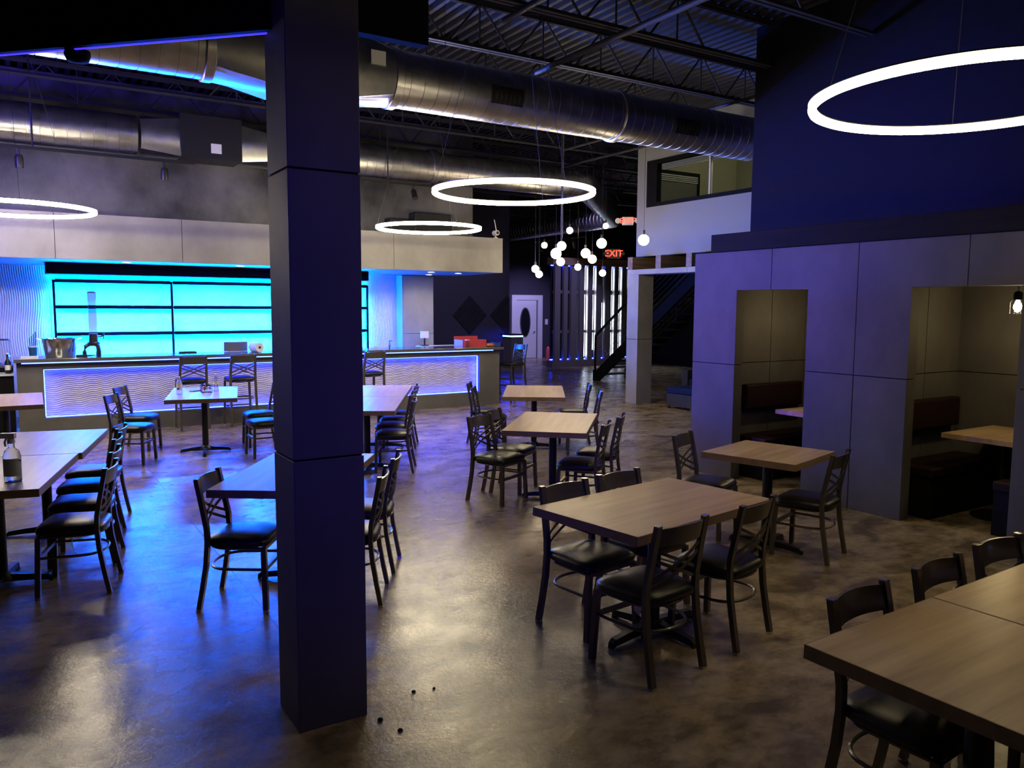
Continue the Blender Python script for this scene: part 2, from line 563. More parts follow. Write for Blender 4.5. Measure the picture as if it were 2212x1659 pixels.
# wave relief on the back wall left and right of the shelves, grey panel at the right end
wv = struct('trim_2', wave(-3.0, 6.76, 0.9, 2.5, YW - 0.002, 0.033, 0.022, 1.1, 0.004, 1900, 26, True), M['wave'], 'white wall panel with fine vertical wave relief behind the bar', smooth=True)
gp = thing('trim_3', 'grey concrete end panels beside the wave wall', None, (0, 0, 0), 0, None, 'structure')
obj('panel', MB().box(6.80, 7.48, YW - 0.30, YW - 0.002, 1.30, 2.49), M['concrete'], gp)
obj('panel', MB().box(6.80, 7.48, YW - 0.30, YW - 0.002, 0.0, 1.292), M['concrete'], gp)
obj('reveal', MB().box(6.772, 6.798, YW - 0.29, YW - 0.003, 0.0, 2.49), M['concrete'], gp)

# ---- dark wall with acoustic diamonds, further back
YD = 21.0
struct('wall_dark', MB().box(6.0, 13.10, YD, YD + 0.2, 0, 5.33), M['navy'], 'dark wall with diamond acoustic panels')

# ---- mezzanine with window, column, lintel and rafters
XM = 10.5
mz = thing('wall_mezzanine', 'grey mezzanine wall with a long interior window', None, (0, 0, 0), 0, None, 'structure')
mb = MB()
WY0, WY1, WZ0, WZ1 = 8.96, 11.80, 3.84, 4.62
mb.box(XM, XM + 0.15, 7.0, 12.09, 2.86, WZ0)
mb.box(XM, XM + 0.15, 7.0, 12.09, WZ1, 5.33)
mb.box(XM, XM + 0.15, WY1, 12.09, WZ0, WZ1)
mb.box(XM, XM + 0.15, 7.0, WY0, WZ0, WZ1)
obj('wall_face', mb, M['mezz'], mz)
obj('end_face', MB().box(XM + 0.15, 14.5, 11.95, 12.09, 2.86, 5.33), M['dark'], mz)
obj('deck_slab', MB().box(XM + 0.15, 17.9, 7.0, 11.95, 2.86, 3.0), M['black'], mz)
obj('room_back', MB().box(13.0, 13.1, 7.0, 11.95, 3.0, 5.3), M['room'], mz)
obj('room_partition', MB().box(XM + 0.16, 13.0, 11.85, 11.95, 3.0, 5.3), M['room'], mz)
obj('room_near_wall', MB().box(XM + 0.15, 13.0, 8.2, 8.3, 3.0, 5.3), M['room'], mz)
wn = thing('window_1', 'long dark framed mezzanine window with raised blinds', None, (XM, 0, 0), 0, None, 'structure')
mb = MB()
mb.box(-0.02, 0.10, WY0, WY1, WZ0 - 0.05, WZ0 + 0.02)
mb.box(-0.02, 0.10, WY0, WY1, WZ1 - 0.03, WZ1 + 0.04)
mb.box(-0.02, 0.10, WY1 - 0.28, WY1, WZ0 + 0.02, WZ1 - 0.03)
mb.box(-0.02, 0.10, WY0, WY0 + 0.06, WZ0 + 0.02, WZ1 - 0.03)
obj('window_frame', mb, M['black'], wn)
obj('mullion', MB().box(0.0, 0.06, 10.17, 10.20, WZ0 + 0.02, WZ1 - 0.03), M['white'], wn)
obj('pane', MB().box(0.02, 0.03, WY0 + 0.06, 10.17, WZ0 + 0.02, WZ1 - 0.03), M['pane'], wn)
obj('pane', MB().box(0.02, 0.03, 10.20, WY1 - 0.28, WZ0 + 0.02, WZ1 - 0.03), M['pane'], wn)
mb = MB()
for k in range(5):
    mb.box(0.09, 0.16, WY0 + 0.08, WY1 - 0.3, WZ1 - 0.05 - 0.022 * k, WZ1 - 0.036 - 0.022 * k)
obj('blind', mb, M['white'], wn, label='stack of raised pale blind slats')
w2 = thing('window_2', 'small inner window seen through the mezzanine window', None, (0, 11.848, 0), 0, None, 'structure')
mb = MB()
mb.box(10.72, 11.92, -0.03, 0.0, 4.50, 4.56).box(10.72, 11.92, -0.03, 0.0, 3.35, 3.40).box(10.72, 10.77, -0.03, 0.0, 3.401, 4.499).box(11.86, 11.92, -0.03, 0.0, 3.401, 4.499)
obj('window_frame', mb, M['black'], w2)
obj('pane', MB().box(10.771, 11.859, -0.012, -0.002, 3.401, 4.499), M['stone'], w2)
mb = MB()
for k in range(4):
    mb.box(10.78, 11.85, -0.05, -0.014, 4.46 - 0.035 * k, 4.475 - 0.035 * k)
obj('blind', mb, M['white'], w2)
L = bpy.data.lights.new('office_lamp', 'POINT')
L.energy = 40
L.color = (1.0, 0.93, 0.62)
L.shadow_soft_size = 0.2
o = bpy.data.objects.new('office_lamp', L)
C.objects.link(o)
o.location = (11.6, 9.2, 5.0)

XC = 10.15
cl = thing('pillar', 'slim concrete column carrying a lintel beside the staircase', 'pillar', (0, 0, 0), 0, None, 'structure')
obj('cladding', MB().box(XC, XC + 0.38, 11.60, 11.92, 0, 1.246), M['concrete'], cl, bevel=0.003)
obj('cladding', MB().box(XC, XC + 0.38, 11.60, 11.92, 1.254, 2.488), M['concrete'], cl, bevel=0.003)
obj('core', MB().box(XC + 0.01, XC + 0.37, 11.61, 11.91, 0, 2.49), M['black'], cl)
lt = thing('lintel', 'pale concrete lintel running from the slim column', 'lintel', (0, 0, 0), 0, None, 'structure')
for ya, yb in ((10.32 + G, 11.92), (8.72 + G, 10.32 - G), (7.1, 8.72 - G)):
    obj('panel', MB().box(XC, XC + 0.38, ya, yb, 2.491, 2.585), M['concrete'], lt)
for i, y in enumerate((11.81, 11.02, 10.23, 9.44)):
    r = obj('rafter', MB().box(XC + 0.02, XC + 2.4, y, y + 0.14, 2.587, 2.83), M['rafterwood'], None, bevel=0.004)
    tag(r, ['brown wooden rafter end directly above the slim concrete column', 'brown wooden rafter end next after the column rafter',
            'brown rafter end beside the booth wall top', 'brown rafter hidden behind the booth wall corner'][i], 'rafter', 'rafters on the lintel', 'structure')

# ---- white door in the far wall
dr = thing('door_1', 'white door with an oval glass light in the dark far wall', None, (15.05, 23.98, 0), 0, None, 'structure')
mb = MB()
mb.box(0.0, 0.20, -0.05, 0.01, 0, 2.28)
mb.box(1.12, 1.32, -0.05, 0.01, 0, 2.28)
mb.box(0.20, 1.12, -0.05, 0.01, 2.10, 2.28)
obj('door_frame', mb, M['white'], dr)
obj('door_leaf', MB().box(0.215, 1.07, -0.02, 0.015, 0.01, 2.09), M['white'], dr)
ov = [(0.58 + 0.19 * math.cos(t * PI / 16), 1.30 + 0.5 * math.sin(t * PI / 16)) for t in range(32)]
ov2 = [(0.58 + 0.23 * math.cos(t * PI / 16), 1.30 + 0.54 * math.sin(t * PI / 16)) for t in range(32)]
obj('oval_frame', MB().prism(ov2, -0.032, -0.021, 'Y'), M['slat'], dr)
obj('oval_pane', MB().prism(ov, -0.038, -0.033, 'Y'), M['black'], dr)
mb = MB()
mb.tube([(0.98, -0.03, 0.95), (0.98, -0.07, 0.95), (0.90, -0.075, 0.95)], 0.012)
mb.lathe([(0.03, -0.02), (0.03, -0.032)], 16, (0.98, 0, 0.95), 'Y')
obj('door_handle', mb, M['chrome'], dr)
struct('baseboard_far', MB().box(13.2, 15.04, 23.98, 24, 0, 0.10), M['black'], 'black baseboard below the door wall')
ls = thing('light_switch', 'white light switch plate right of the white door', 'switch', (16.58, 23.99, 1.31))
obj('plate', MB().box(-0.06, 0.06, -0.02, 0.008, -0.10, 0.10), M['white'], ls, bevel=0.004)
obj('rocker', MB().box(-0.025, 0.025, -0.032, -0.0195, -0.05, 0.05), M['paper'], ls)

# ================================================================== BAR
bar = thing('bar_counter', 'long lit bar counter with white wave relief front', 'bar', (0, YB, 0))
mb = MB()
mb.box(0.0, 0.32, 0, 0.60, 0, 1.03)
obj('pier', mb, M['barconc'], bar, bevel=0.003)
obj('pier', MB().box(7.42, 7.86, 0, 0.62, 0, 1.03), M['barconc'], bar, bevel=0.003)
obj('plinth', MB().box(0.321, 7.419, 0, 0.60, 0, 0.25), M['barconc'], bar)
obj('fascia', MB().box(0.321, 7.419, 0, 0.14, 0.945, 1.03), M['barconc'], bar)
obj('carcass', MB().box(0.321, 7.419, 0.145, 0.60, 0.251, 1.03), M['white'], bar)
obj('wave_panel', wave(0.321, 7.419, 0.251, 0.944, 0.14, 0.0305, 0.017, 0.345, 0.016, 420, 150).box(0.322, 7.418, 0.1405, 0.144, 0.252, 0.944), M['wave'], bar, smooth=True, label='white relief panel of rippling horizontal waves')
for nm, bx in (('led_strip', (0.33, 7.41, 0.075, 0.09, 0.2525, 0.262)), ('led_strip', (0.33, 7.41, 0.075, 0.09, 0.934, 0.944)),
               ('led_strip', (0.3225, 0.333, 0.075, 0.09, 0.265, 0.93)), ('led_strip', (7.407, 7.4175, 0.075, 0.09, 0.265, 0.93))):
    obj(nm, MB().box(*bx), M['led'], bar)
obj('led_strip', MB().box(0.06, 7.70, -0.035, -0.02, 1.034, 1.046), M['led'], bar, label='bright blue light strip under the counter edge')
obj('side_return', MB().box(7.20, 7.85, 0.621, 2.04, 0, 1.0), M['white'], bar)
obj('countertop', MB().box(-0.03, 7.90, -0.10, 0.72, 1.05, 1.10), M['stone'], bar, bevel=0.006, label='dark polished stone top')
obj('countertop', MB().box(7.05, 7.92, 0.722, 2.05, 1.002, 1.05), M['white'], bar, bevel=0.004, label='pale return top')
obj('counter_rail', MB().box(-0.02, 7.86, -0.055, 0.0, 1.0305, 1.0325), M['iron'], bar)

# ---- shelf unit with light strips
su = thing('backlit_shelf', 'black framed bar shelves glowing cyan on the back wall', 'shelf', (0, YW, 0))
mb_posts = [0.56, 2.36, 4.19, 6.01]
for xp in mb_posts:
    obj('post', MB().box(xp, xp + 0.035, -0.27, -0.235, 0.9, 2.27), M['black'], su)
    obj('bracket', MB().box(xp + 0.005, xp + 0.03, -0.234, -0.02, 2.235, 2.262), M['black'], su)
for z in (2.235, 1.805, 1.355):
    for i in range(3):
        obj('lip', MB().box(mb_posts[i] + 0.036, mb_posts[i + 1] - 0.001, -0.285, -0.2705, z - 0.014, z + 0.046), M['black'], su)
        obj('shelf_board', MB().box(mb_posts[i] + 0.036, mb_posts[i + 1] - 0.001, -0.27, -0.06, z, z + 0.03), M['black'], su)
        obj('led_strip', MB().box(mb_posts[i] + 0.05, mb_posts[i + 1] - 0.02, -0.075, -0.06, z - 0.006, z - 0.0005), M['ledshelf'], su)
        if z < 2.0:
            obj('led_strip', MB().box(mb_posts[i] + 0.05, mb_posts[i + 1] - 0.02, -0.075, -0.06, z + 0.0305, z + 0.0365), M['ledshelf'], su)
obj('led_strip', MB().box(0.6, 6.0, -0.10, -0.085, 2.272, 2.278), M['ledshelf'], su)
obj('led_strip', MB().box(0.6, 6.0, -0.10, -0.085, 0.94, 0.955), M['ledshelf'], su)
for xp in (0.52, 6.07):
    obj('led_strip', MB().box(xp, xp + 0.012, -0.05, -0.038, 1.15, 2.0), M['ledside'], su)
struct('trim_4', MB().box(0.45, 5.64, 14.0, 14.5, 2.33, 2.499), M['black'], 'black valance above the lit bar shelves')

# back-bar work counter (low, between the wall and the bar)
wc = thing('back_counter', 'low white work counter below the lit shelves', 'counter', (0, 0, 0))
obj('carcass', MB().box(0.3, 6.75, 14.68, 15.27, 0.0, 0.86), M['white'], wc)
obj('worktop', MB().box(0.28, 6.76, 14.66, 15.28, 0.862, 0.90), M['stone'], wc)
sc_ = thing('side_counter', 'dark two level side counter left of the bar end', 'counter', (0, 0, 0))
obj('carcass', MB().box(-2.2, -0.04, 13.42, 14.2, 0, 0.955), M['black'], sc_)
obj('worktop', MB().box(-2.25, -0.035, 13.41, 14.22, 0.957, 0.985), M['slat'], sc_)
obj('lower_carcass', MB().box(-2.2, -0.04, 13.02, 13.40, 0, 0.865), M['black'], sc_)
obj('lower_worktop', MB().box(-2.25, -0.035, 12.99, 13.405, 0.867, 0.89), M['white'], sc_)

# soffit downlights
for i, (x, y) in enumerate(((1.48, 13.25), (3.14, 13.25), (4.8, 13.25), (6.62, 13.36), (7.13, 14.49), (7.27, 13.51))):
    dl = thing('downlight', ['recessed downlight above the metal tub on the bar', 'recessed downlight near the paper roll', 'recessed downlight hidden behind the pillar',
                             'recessed downlight nearest the wave wall corner', 'recessed downlight furthest back over the return counter', 'recessed downlight nearest the soffit end'][i], 'downlight', (x, y, 2.499), 0, 'soffit downlights')
    obj('trim_ring', MB().lathe([(0.062, -0.008), (0.075, -0.008), (0.075, 0.0), (0.062, 0.0)], 24, cap=False), M['white'], dl, True)
    obj('lens', MB().lathe([(0.061, -0.004), (0.061, -0.001)], 24), M['down'], dl)

spot('downlight_beam', (7.1, 14.0, 2.47), (7.1, 15.0, 0.6), 30, (1, 0.86, 0.66), 0.05, 110, 0.7)
spot('downlight_beam', (1.48, 13.25, 2.47), (1.48, 13.25, 0.0), 8, (1, 0.86, 0.66), 0.05, 90, 0.7)
# ================================================================== CEILING STEEL
YJ = [4.1, 5.45, 6.8, 8.17, 9.55, 10.9, 12.25, 13.5, 14.75, 16.0, 18.0, 20.0, 22.0]
web_a = web_v = None
ordn = ['first', 'second', 'third', 'fourth', 'fifth', 'sixth', 'seventh', 'eighth', 'ninth', 'tenth', 'eleventh', 'twelfth', 'thirteenth']
for k, y in enumerate(YJ):
    x0, x1 = (1.7, 7.98) if y < 7.1 else (-7.9, 17.9 if y > 14 else 17.9)
    if 12.1 < y < 16.2 or True:
        pass
    j = thing('roof_joist', ordn[k] + ' dark open-web steel joist counted from the pillar', 'joist', (0, y, 4.8), 0, 'roof joists')
    if 7.1 < y < 14.1:
        x1 = 10.48 if y < 12.0 else 17.9
    if y > 14.1 and y < 16.05:
        x0 = 7.95
    obj('bottom_chord', MB().box(x0, x1, -0.055, -0.012, 0, 0.012).box(x0, x1, 0.012, 0.055, 0, 0.012).box(x0, x1, -0.022, -0.012, 0.012, 0.05).box(x0, x1, 0.012, 0.022, 0.012, 0.05), M['steel'], j)
    obj('top_chord', MB().box(x0, x1, -0.055, 0.055, 0.515, 0.535).box(x0, x1, -0.022, -0.012, 0.475, 0.515).box(x0, x1, 0.012, 0.022, 0.475, 0.515), M['steel'], j)
    if web_a is None:
        web_a = obj('web_member', MB().tube([(0, 0, 0.02), (0.42, 0, 0.51)], 0.014, 0.014, 6), M['steel'], j, loc=(1.8, 0, 0))
        web_v = obj('web_member', MB().tube([(0, 0, 0.02), (0, 0, 0.51)], 0.012, 0.012, 6), M['steel'], j, loc=(2.22, 0, 0))
    if y < 12.4 and y > 4:
        x = max(x0 + 0.1, 2.5)
        while x < min(x1, 10.8) - 1.3:
            share(web_a, 'web_member', j, (x, 0, 0))
            share(web_v, 'web_member', j, (x + 0.42, 0, 0))
            share(web_a, 'web_member', j, (x + 0.86, 0, 0), (0, 0, PI))
            x += 0.88
    else:
        mb = MB()
        x = x0 + 0.1
        while x < x1 - 1:
            mb.tube([(x, 0, 0.02), (x + 0.42, 0, 0.51), (x + 0.84, 0, 0.02)], 0.013, 0.013, 4)
            x += 0.88
        tag(obj('web', mb, M['steel'], j), kind='stuff')
# pipes running along the ribs
for i, (x, y0, y1, r, z) in enumerate(((5.55, 2.5, 8.3, 0.035, 4.72), (8.6, 7.2, 12.0, 0.022, 4.70), (4.35, 4.0, 7.1, 0.03, 4.75), (9.6, 7.3, 16.0, 0.025, 4.70))):
    tag(obj('ceiling_pipe', MB().lathe([(r, y0), (r, y1)], 12, (x, 0, z), 'Y'), M['steel'], None, True),
        ['long dark sprinkler pipe crossing below two roof joists', 'thin dark pipe near the mezzanine window', 'short dark pipe end beside the black beam', 'thin dark pipe running back past the mezzanine'][i], 'pipe', 'ceiling pipes')


# ================================================================== DUCTS
def spiral(x0, x1, r, pitch=0.16, n=40):
    pr = [(r, x0)]
    x = x0 + pitch * 0.5
    while x < x1 - 0.02:
        pr += [(r, x - 0.006), (r - 0.006, x - 0.0035), (r - 0.006, x + 0.0035), (r, x + 0.006)]
        x += pitch
    pr.append((r, x1))
    return pr


def transition(parent, x0, x1, r, hy, hz, inv=False, n=40):
    """round (x0) to rectangular (x1)"""
    a, b = [], []
    for j in range(n):
        t = 2 * PI * j / n
        cy, cz = math.cos(t), math.sin(t)
        a.append(Vector((x0, r * cy, r * cz)))
        s = 1 / max(abs(cy), abs(cz))
        b.append(Vector((x1, hy * cy * s, hz * cz * s)))
    return obj('transition', MB().loops([a, b]), M['galv'], parent, True)


def grille(parent, xc, ang, r, wx=0.42, wa=0.62):
    fr = MB()
    sl = MB()
    R = r + 0.02

    def P(x, a, rr=R):
        return Vector((x, rr * math.cos(a), rr * math.sin(a)))
    K = 8
    for (xa, xb) in ((xc - wx / 2, xc - wx / 2 + 0.025), (xc + wx / 2 - 0.025, xc + wx / 2)):
        for k in range(K):
            a0, a1 = ang - wa / 2 + wa * k / K, ang - wa / 2 + wa * (k + 1) / K
            fr.loops([[P(xa, a0, r), P(xb, a0, r), P(xb, a0), P(xa, a0)], [P(xa, a1, r), P(xb, a1, r), P(xb, a1), P(xa, a1)]])
    g = obj('grille', fr, M['iron'], parent)
    for k in range(14):
        a0 = ang - wa / 2 + wa * (k + 0.2) / 14
        a1 = a0 + wa / 14 * 0.45
        sl.loops([[P(xc - wx / 2, a0, r), P(xc + wx / 2, a0, r), P(xc + wx / 2, a0), P(xc - wx / 2, a0)],
                  [P(xc - wx / 2, a1, r), P(xc + wx / 2, a1, r), P(xc + wx / 2, a1), P(xc - wx / 2, a1)]])
    for k in range(7):
        xx = xc - wx / 2 + wx * (k + 0.5) / 7
        for q in range(4):
            a0, a1 = ang - wa / 2 + wa * q / 4, ang - wa / 2 + wa * (q + 1) / 4
            sl.loops([[P(xx, a0, r), P(xx + 0.012, a0, r), P(xx + 0.012, a0), P(xx, a0)], [P(xx, a1, r), P(xx + 0.012, a1, r), P(xx + 0.012, a1), P(xx, a1)]])
    tag(obj('grille_bars', sl, M['iron'], g), kind='stuff')


d1 = thing('spiral_duct', 'large galvanised spiral duct crossing the room toward the mezzanine window', 'duct', (0, 8.12, 4.3))
obj('duct_body', MB().lathe(spiral(-7.5, 1.62, 0.30), 44, axis='X'), M['galv'], d1, True)
transition(d1, 1.70, 2.28, 0.31, 0.30, 0.335)
obj('duct_box', MB().box(2.281, 3.0, -0.30, 0.30, -0.335, 0.30), M['galv'], d1)
transition(d1, 3.50, 3.001, 0.31, 0.30, 0.335)
obj('duct_body', MB().lathe(spiral(3.58, 6.60, 0.30), 44, axis='X'), M['galv'], d1, True)
obj('duct_body', MB().lathe(spiral(6.66, 9.15, 0.30), 44, axis='X'), M['galv'], d1, True)
for xa, xb in ((1.62, 1.70), (3.50, 3.58), (6.60, 6.66)):
    obj('collar', MB().lathe([(0.31, xa - 0.01), (0.322, xa), (0.322, xb), (0.31, xb + 0.01)], 44, axis='X'), M['galv'], d1, True)
obj('end_cap', MB().lathe([(0.302, 9.151), (0.29, 9.18), (0.05, 9.185)], 44, axis='X'), M['galv'], d1, True)
grille(d1, 4.85, PI + 0.22, 0.30)
grille(d1, 7.65, PI + 0.22, 0.30)
for x in (0.3, 4.2, 6.2, 8.4):
    mb = MB()
    mb.tube([(x, -0.02, 0.29), (x, -0.02, 0.9)], 0.003, 0.003, 5)
    obj('hanger', mb, M['steel'], d1)
obj('tag_plate', MB().box(3.20, 3.36, -0.322, -0.312, 0.02, 0.16), M['paper'], d1)

d2 = thing('spiral_duct', 'further spiral duct above the bar that bends back at the entrance', 'duct', (0, 12.85, 4.3))
obj('duct_body', MB().lathe(spiral(-7.5, 1.62, 0.285), 40, axis='X'), M['galv'], d2, True)
transition(d2, 1.66, 2.18, 0.29, 0.27, 0.27)
obj('duct_box', MB().box(2.181, 3.05, -0.30, 0.27, -0.27, 0.34), M['iron'], d2, label='dark square equipment box in the duct run')
transition(d2, 3.52, 3.051, 0.29, 0.27, 0.27)
obj('duct_body', MB().lathe(spiral(3.55, 6.30, 0.285), 40, axis='X'), M['galv'], d2, True)
obj('collar', MB().lathe([(0.287, 6.30), (0.315, 6.305), (0.315, 6.42), (0.287, 6.43)], 40, axis='X'), M['galv'], d2, True)
obj('duct_body', MB().lathe(spiral(6.43, 9.60, 0.27), 40, axis='X'), M['galv'], d2, True)
obj('label_plate', MB().box(2.6, 2.75, -0.306, -0.301, -0.19, -0.05), M['paper'], d2)
obj('label_plate', MB().box(4.62, 4.67, -0.300, -0.286, -0.12, 0.0), M['paper'], d2)
# bent part: long 45 degree ribbed run, then away along y
path = []
for k in range(6):
    q_ = k / 5
    path.append((Vector((9.61 + 0.30 * q_, 0.12 * q_ * q_, 0)), PI / 4 * q_))
for k in range(1, 90):
    q_ = k / 89
    path.append((Vector((9.91 + 4.0 * q_, 0.12 + 4.0 * q_, 0)), PI / 4))
for k in range(1, 6):
    q_ = k / 5
    path.append((Vector((13.91 + 0.14 * (1 - (1 - q_) ** 2), 4.12 + 0.32 * q_, 0)), PI / 4 + PI / 4 * q_))
mb = MB()
n = 32
rings = []
for k, (p, ang) in enumerate(path):
    r = 0.262 + (0.012 if k % 2 else 0)
    u = Vector((-math.sin(ang), math.cos(ang), 0))
    rings.append([p + u * r * math.cos(2 * PI * j / n) + Vector((0, 0, r * math.sin(2 * PI * j / n))) for j in range(n)])
obj('flexible_elbow', MB().loops(rings), M['galv'], d2, True, label='ribbed flexible elbow turning the duct back')
obj('duct_body', MB().lathe(spiral(4.45, 11.05, 0.27), 40, (14.06, 0, 0), 'Y'), M['galv'], d2, True)
for x in (0.9, 5.0, 5.4, 7.6, 9.0):
    obj('hanger', MB().tube([(x, -0.02, 0.27), (x, -0.02, 0.9)], 0.003, 0.003, 5), M['steel'], d2)


# ================================================================== RING LIGHTS
def ring_light(x, y, D, z, label, k=0):
    t = thing('ring_light', label, 'pendant lamp', (x, y, z), 0, 'ring pendants')
    R = D / 2
    mb = MB()
    n = 96
    prof_ = [(R - 0.022, 0.024), (R + 0.022, 0.024), (R + 0.022, 0.03), (R - 0.022, 0.03)]
    rg = []
    for j in range(n):
        a = 2 * PI * j / n
        rg.append([Vector((r * math.cos(a), r * math.sin(a), h)) for r, h in prof_])
    obj('housing', mb.loops(rg, False, True), M['iron'], t)
    rg = []
    for j in range(n):
        a = 2 * PI * j / n
        rg.append([Vector(((R + 0.021 * math.cos(q * PI / 4)) * math.cos(a), (R + 0.021 * math.cos(q * PI / 4)) * math.sin(a), 0.022 * math.sin(q * PI / 4))) for q in range(8)])
    obj('glowing_tube', MB().loops(rg, False, True), M['ring'][k], t, True)
    for k in range(3):
        a = 0.6 + 2 * PI * k / 3
        obj('cable', MB().tube([(R * math.cos(a), R * math.sin(a), 0.03), (0.12 * math.cos(a), 0.12 * math.sin(a), 5.3 - z)], 0.002, 0.002, 5), M['steel'], t)
    obj('canopy', MB().lathe([(0.13, 5.28 - z), (0.13, 5.335 - z)], 20), M['iron'], t)
    return t


ring_light(4.27, 2.33, 1.53, 2.96, 'warm ring light over the oak table nearest the camera', 0)
ring_light(4.10, 6.50, 1.52, 2.945, 'warm ring light hanging in front of the duct elbow', 1)
ring_light(5.17, 10.50, 1.49, 2.99, 'warm ring light in front of the concrete soffit end', 2)
ring_light(0.05, 10.95, 1.70, 2.96, 'warm ring light over the left end of the bar', 3)

# track rails with spot heads
tr = thing('light_track', 'black light track with two spot heads left of the pillar', 'track light', (0, 12.5, 3.93))
obj('rail', MB().box(-3.0, 2.36, -0.02, 0.02, -0.02, 0.02), M['iron'], tr)
obj('stem', MB().tube([(0.32, 0, 0.02), (0.32, 0, 1.4)], 0.012), M['iron'], tr)


def head(parent, x, tilt):
    mb = MB()
    mb.tube([(x, 0, -0.02), (x, 0, -0.12)], 0.012)
    q = Matrix.Rotation(tilt, 3, 'X')
    hd = obj('spot_head', mb, M['iron'], parent)
    m2 = MB()
    m2.lathe([(0.035, -0.0), (0.05, -0.03), (0.05, -0.17), (0.042, -0.17)], 18)
    for v in m2.b.verts:
        v.co = q @ v.co + Vector((x, 0, -0.10))
    obj('lamp_can', m2, M['iron'], hd, True)


head(tr, 0.16, 0.2)
head(tr, 1.94, 0.2)
tr2 = thing('light_track', 'black light track with one spot head right of the pillar', 'track light', (0, 12.5, 3.93))
obj('rail', MB().box(4.3, 6.5, -0.02, 0.02, -0.02, 0.02), M['iron'], tr2)
head(tr2, 5.86, -0.5)
obj('stem', MB().tube([(5.4, 0, 0.02), (5.4, 0, 1.4)], 0.012), M['iron'], tr2)

tr3 = thing('light_track', 'thin black light track among the pendant bulbs by the entrance', 'track light', (12.05, 15.80, 3.6), PI / 2)
obj('rail', MB().box(0, 2.25, -0.015, 0.015, -0.015, 0.015), M['iron'], tr3)
head(tr3, 0.5, -0.4)
head(tr3, 1.8, 0.4)
for x in (0.3, 1.95):
    obj('stem', MB().tube([(x, 0, 0.015), (x, 0, 1.73)], 0.008), M['iron'], tr3)

# ================================================================== TABLES
def table(label, x, y, ang, L, W, base_n=1, group='oak pedestal tables'):
    t = thing('pedestal_table', label, 'table', (x, y, 0), math.radians(ang), group)
    obj('tabletop', MB().box(-L / 2 + 0.003, L / 2 - 0.003, -W / 2 + 0.003, W / 2 - 0.003, 0.712, 0.76), M['tabletop'], t, bevel=0.002)
    mb = MB()
    e = 0.003
    mb.box(-L / 2, L / 2, -W / 2, -W / 2 + e - 0.0005, 0.711, 0.7595).box(-L / 2, L / 2, W / 2 - e + 0.0005, W / 2, 0.711, 0.7595)
    mb.box(-L / 2, -L / 2 + e - 0.0005, -W / 2 + e, W / 2 - e, 0.711, 0.7595).box(L / 2 - e + 0.0005, L / 2, -W / 2 + e, W / 2 - e, 0.711, 0.7595)
    obj('edge_band', mb, M['tabledge'], t)
    obj('column', MB().lathe([(0.038, 0.05), (0.038, 0.70)], 20), M['iron'], t, True)
    obj('top_plate', MB().box(-0.2, 0.2, -0.03, 0.03, 0.695, 0.711).box(-0.03, 0.03, -0.2, 0.2, 0.695, 0.711), M['iron'], t)
    obj('hub', MB().lathe([(0.075, 0.035), (0.07, 0.06), (0.045, 0.085)], 20), M['iron'], t, True)
    for k in range(4):
        a = k * PI / 2
        ln = 0.36 if (k % 2 == 0 and L > 1.0) else 0.30
        c, s = math.cos(a), math.sin(a)
        rings = []
        for r_, zb, zt, hw in ((0.03, 0.025, 0.075, 0.032), (ln * 0.55, 0.022, 0.062, 0.027), (ln * 0.93, 0.012, 0.048, 0.024), (ln, 0.0, 0.03, 0.02)):
            rings.append([Vector((r_ * c - w_ * s, r_ * s + w_ * c, z)) for w_, z in ((-hw, zb), (hw, zb), (hw * 0.8, zt), (-hw * 0.8, zt))])
        obj('foot', MB().loops(rings), M['iron'], t)
    return t


table('oak table with four chairs in front of the booth wall', 3.05, 3.30, 8.6, 1.205, 0.757)
table('square oak table with two chairs beside the booth openings', 4.915, 4.06, 15, 0.75, 0.75)
table('oak table with four chairs in the middle of the floor', 4.39, 6.22, 47.5, 1.33, 0.765)
table('oak table furthest back toward the staircase', 5.78, 8.63, 55.8, 1.46, 0.78)
table('oak table with water bottles in front of the bar', 2.00, 10.51, 76.5, 1.48, 0.81)
table('near oak table of the joined pair right behind the pillar', 3.37, 8.467, 61.2, 1.375, 0.76)
table('far oak table of the joined pair right behind the pillar', 4.035, 9.676, 61.2, 1.375, 0.76)
table('oak table half hidden by the pillar with one chair at its left', 1.594, 5.227, 55.6, 1.24, 0.76)
table('oak table carrying the sanitizer bottle', -0.148, 6.152, 76.6, 1.22, 0.76)
table('oak table joined behind the sanitizer table', 0.16, 7.345, 76.6, 1.23, 0.76)
table('oak table standing at the left end of the bar', -0.13, 10.83, 89, 1.40, 0.76)
table('square oak table at the near end of the long table by the camera', 2.573, 1.25, 1.5, 0.786, 0.757)
table('long oak table joined to the square table by the camera', 3.583, 1.278, 1.5, 1.225, 0.757)


# ================================================================== CHAIRS
def seat_mb(zs, w=0.21, d=0.205):
    rings = []
    n = 36
    for sc, z in ((0.90, zs - 0.052), (0.985, zs - 0.045), (1.0, zs - 0.028), (0.975, zs - 0.012), (0.86, zs + 0.004), (0.62, zs + 0.015), (0.30, zs + 0.020)):
        ring = []
        for j in range(n):
            a = 2 * PI * j / n
            ca, sa = math.cos(a), math.sin(a)
            px = math.copysign(abs(ca) ** 0.42, ca)
            py = math.copysign(abs(sa) ** 0.42, sa)
            wid = w * (1.0 + 0.07 * py)
            ring.append(Vector((px * wid * sc, py * d * sc + 0.012, z)))
        rings.append(ring)
    return MB().loops(rings)


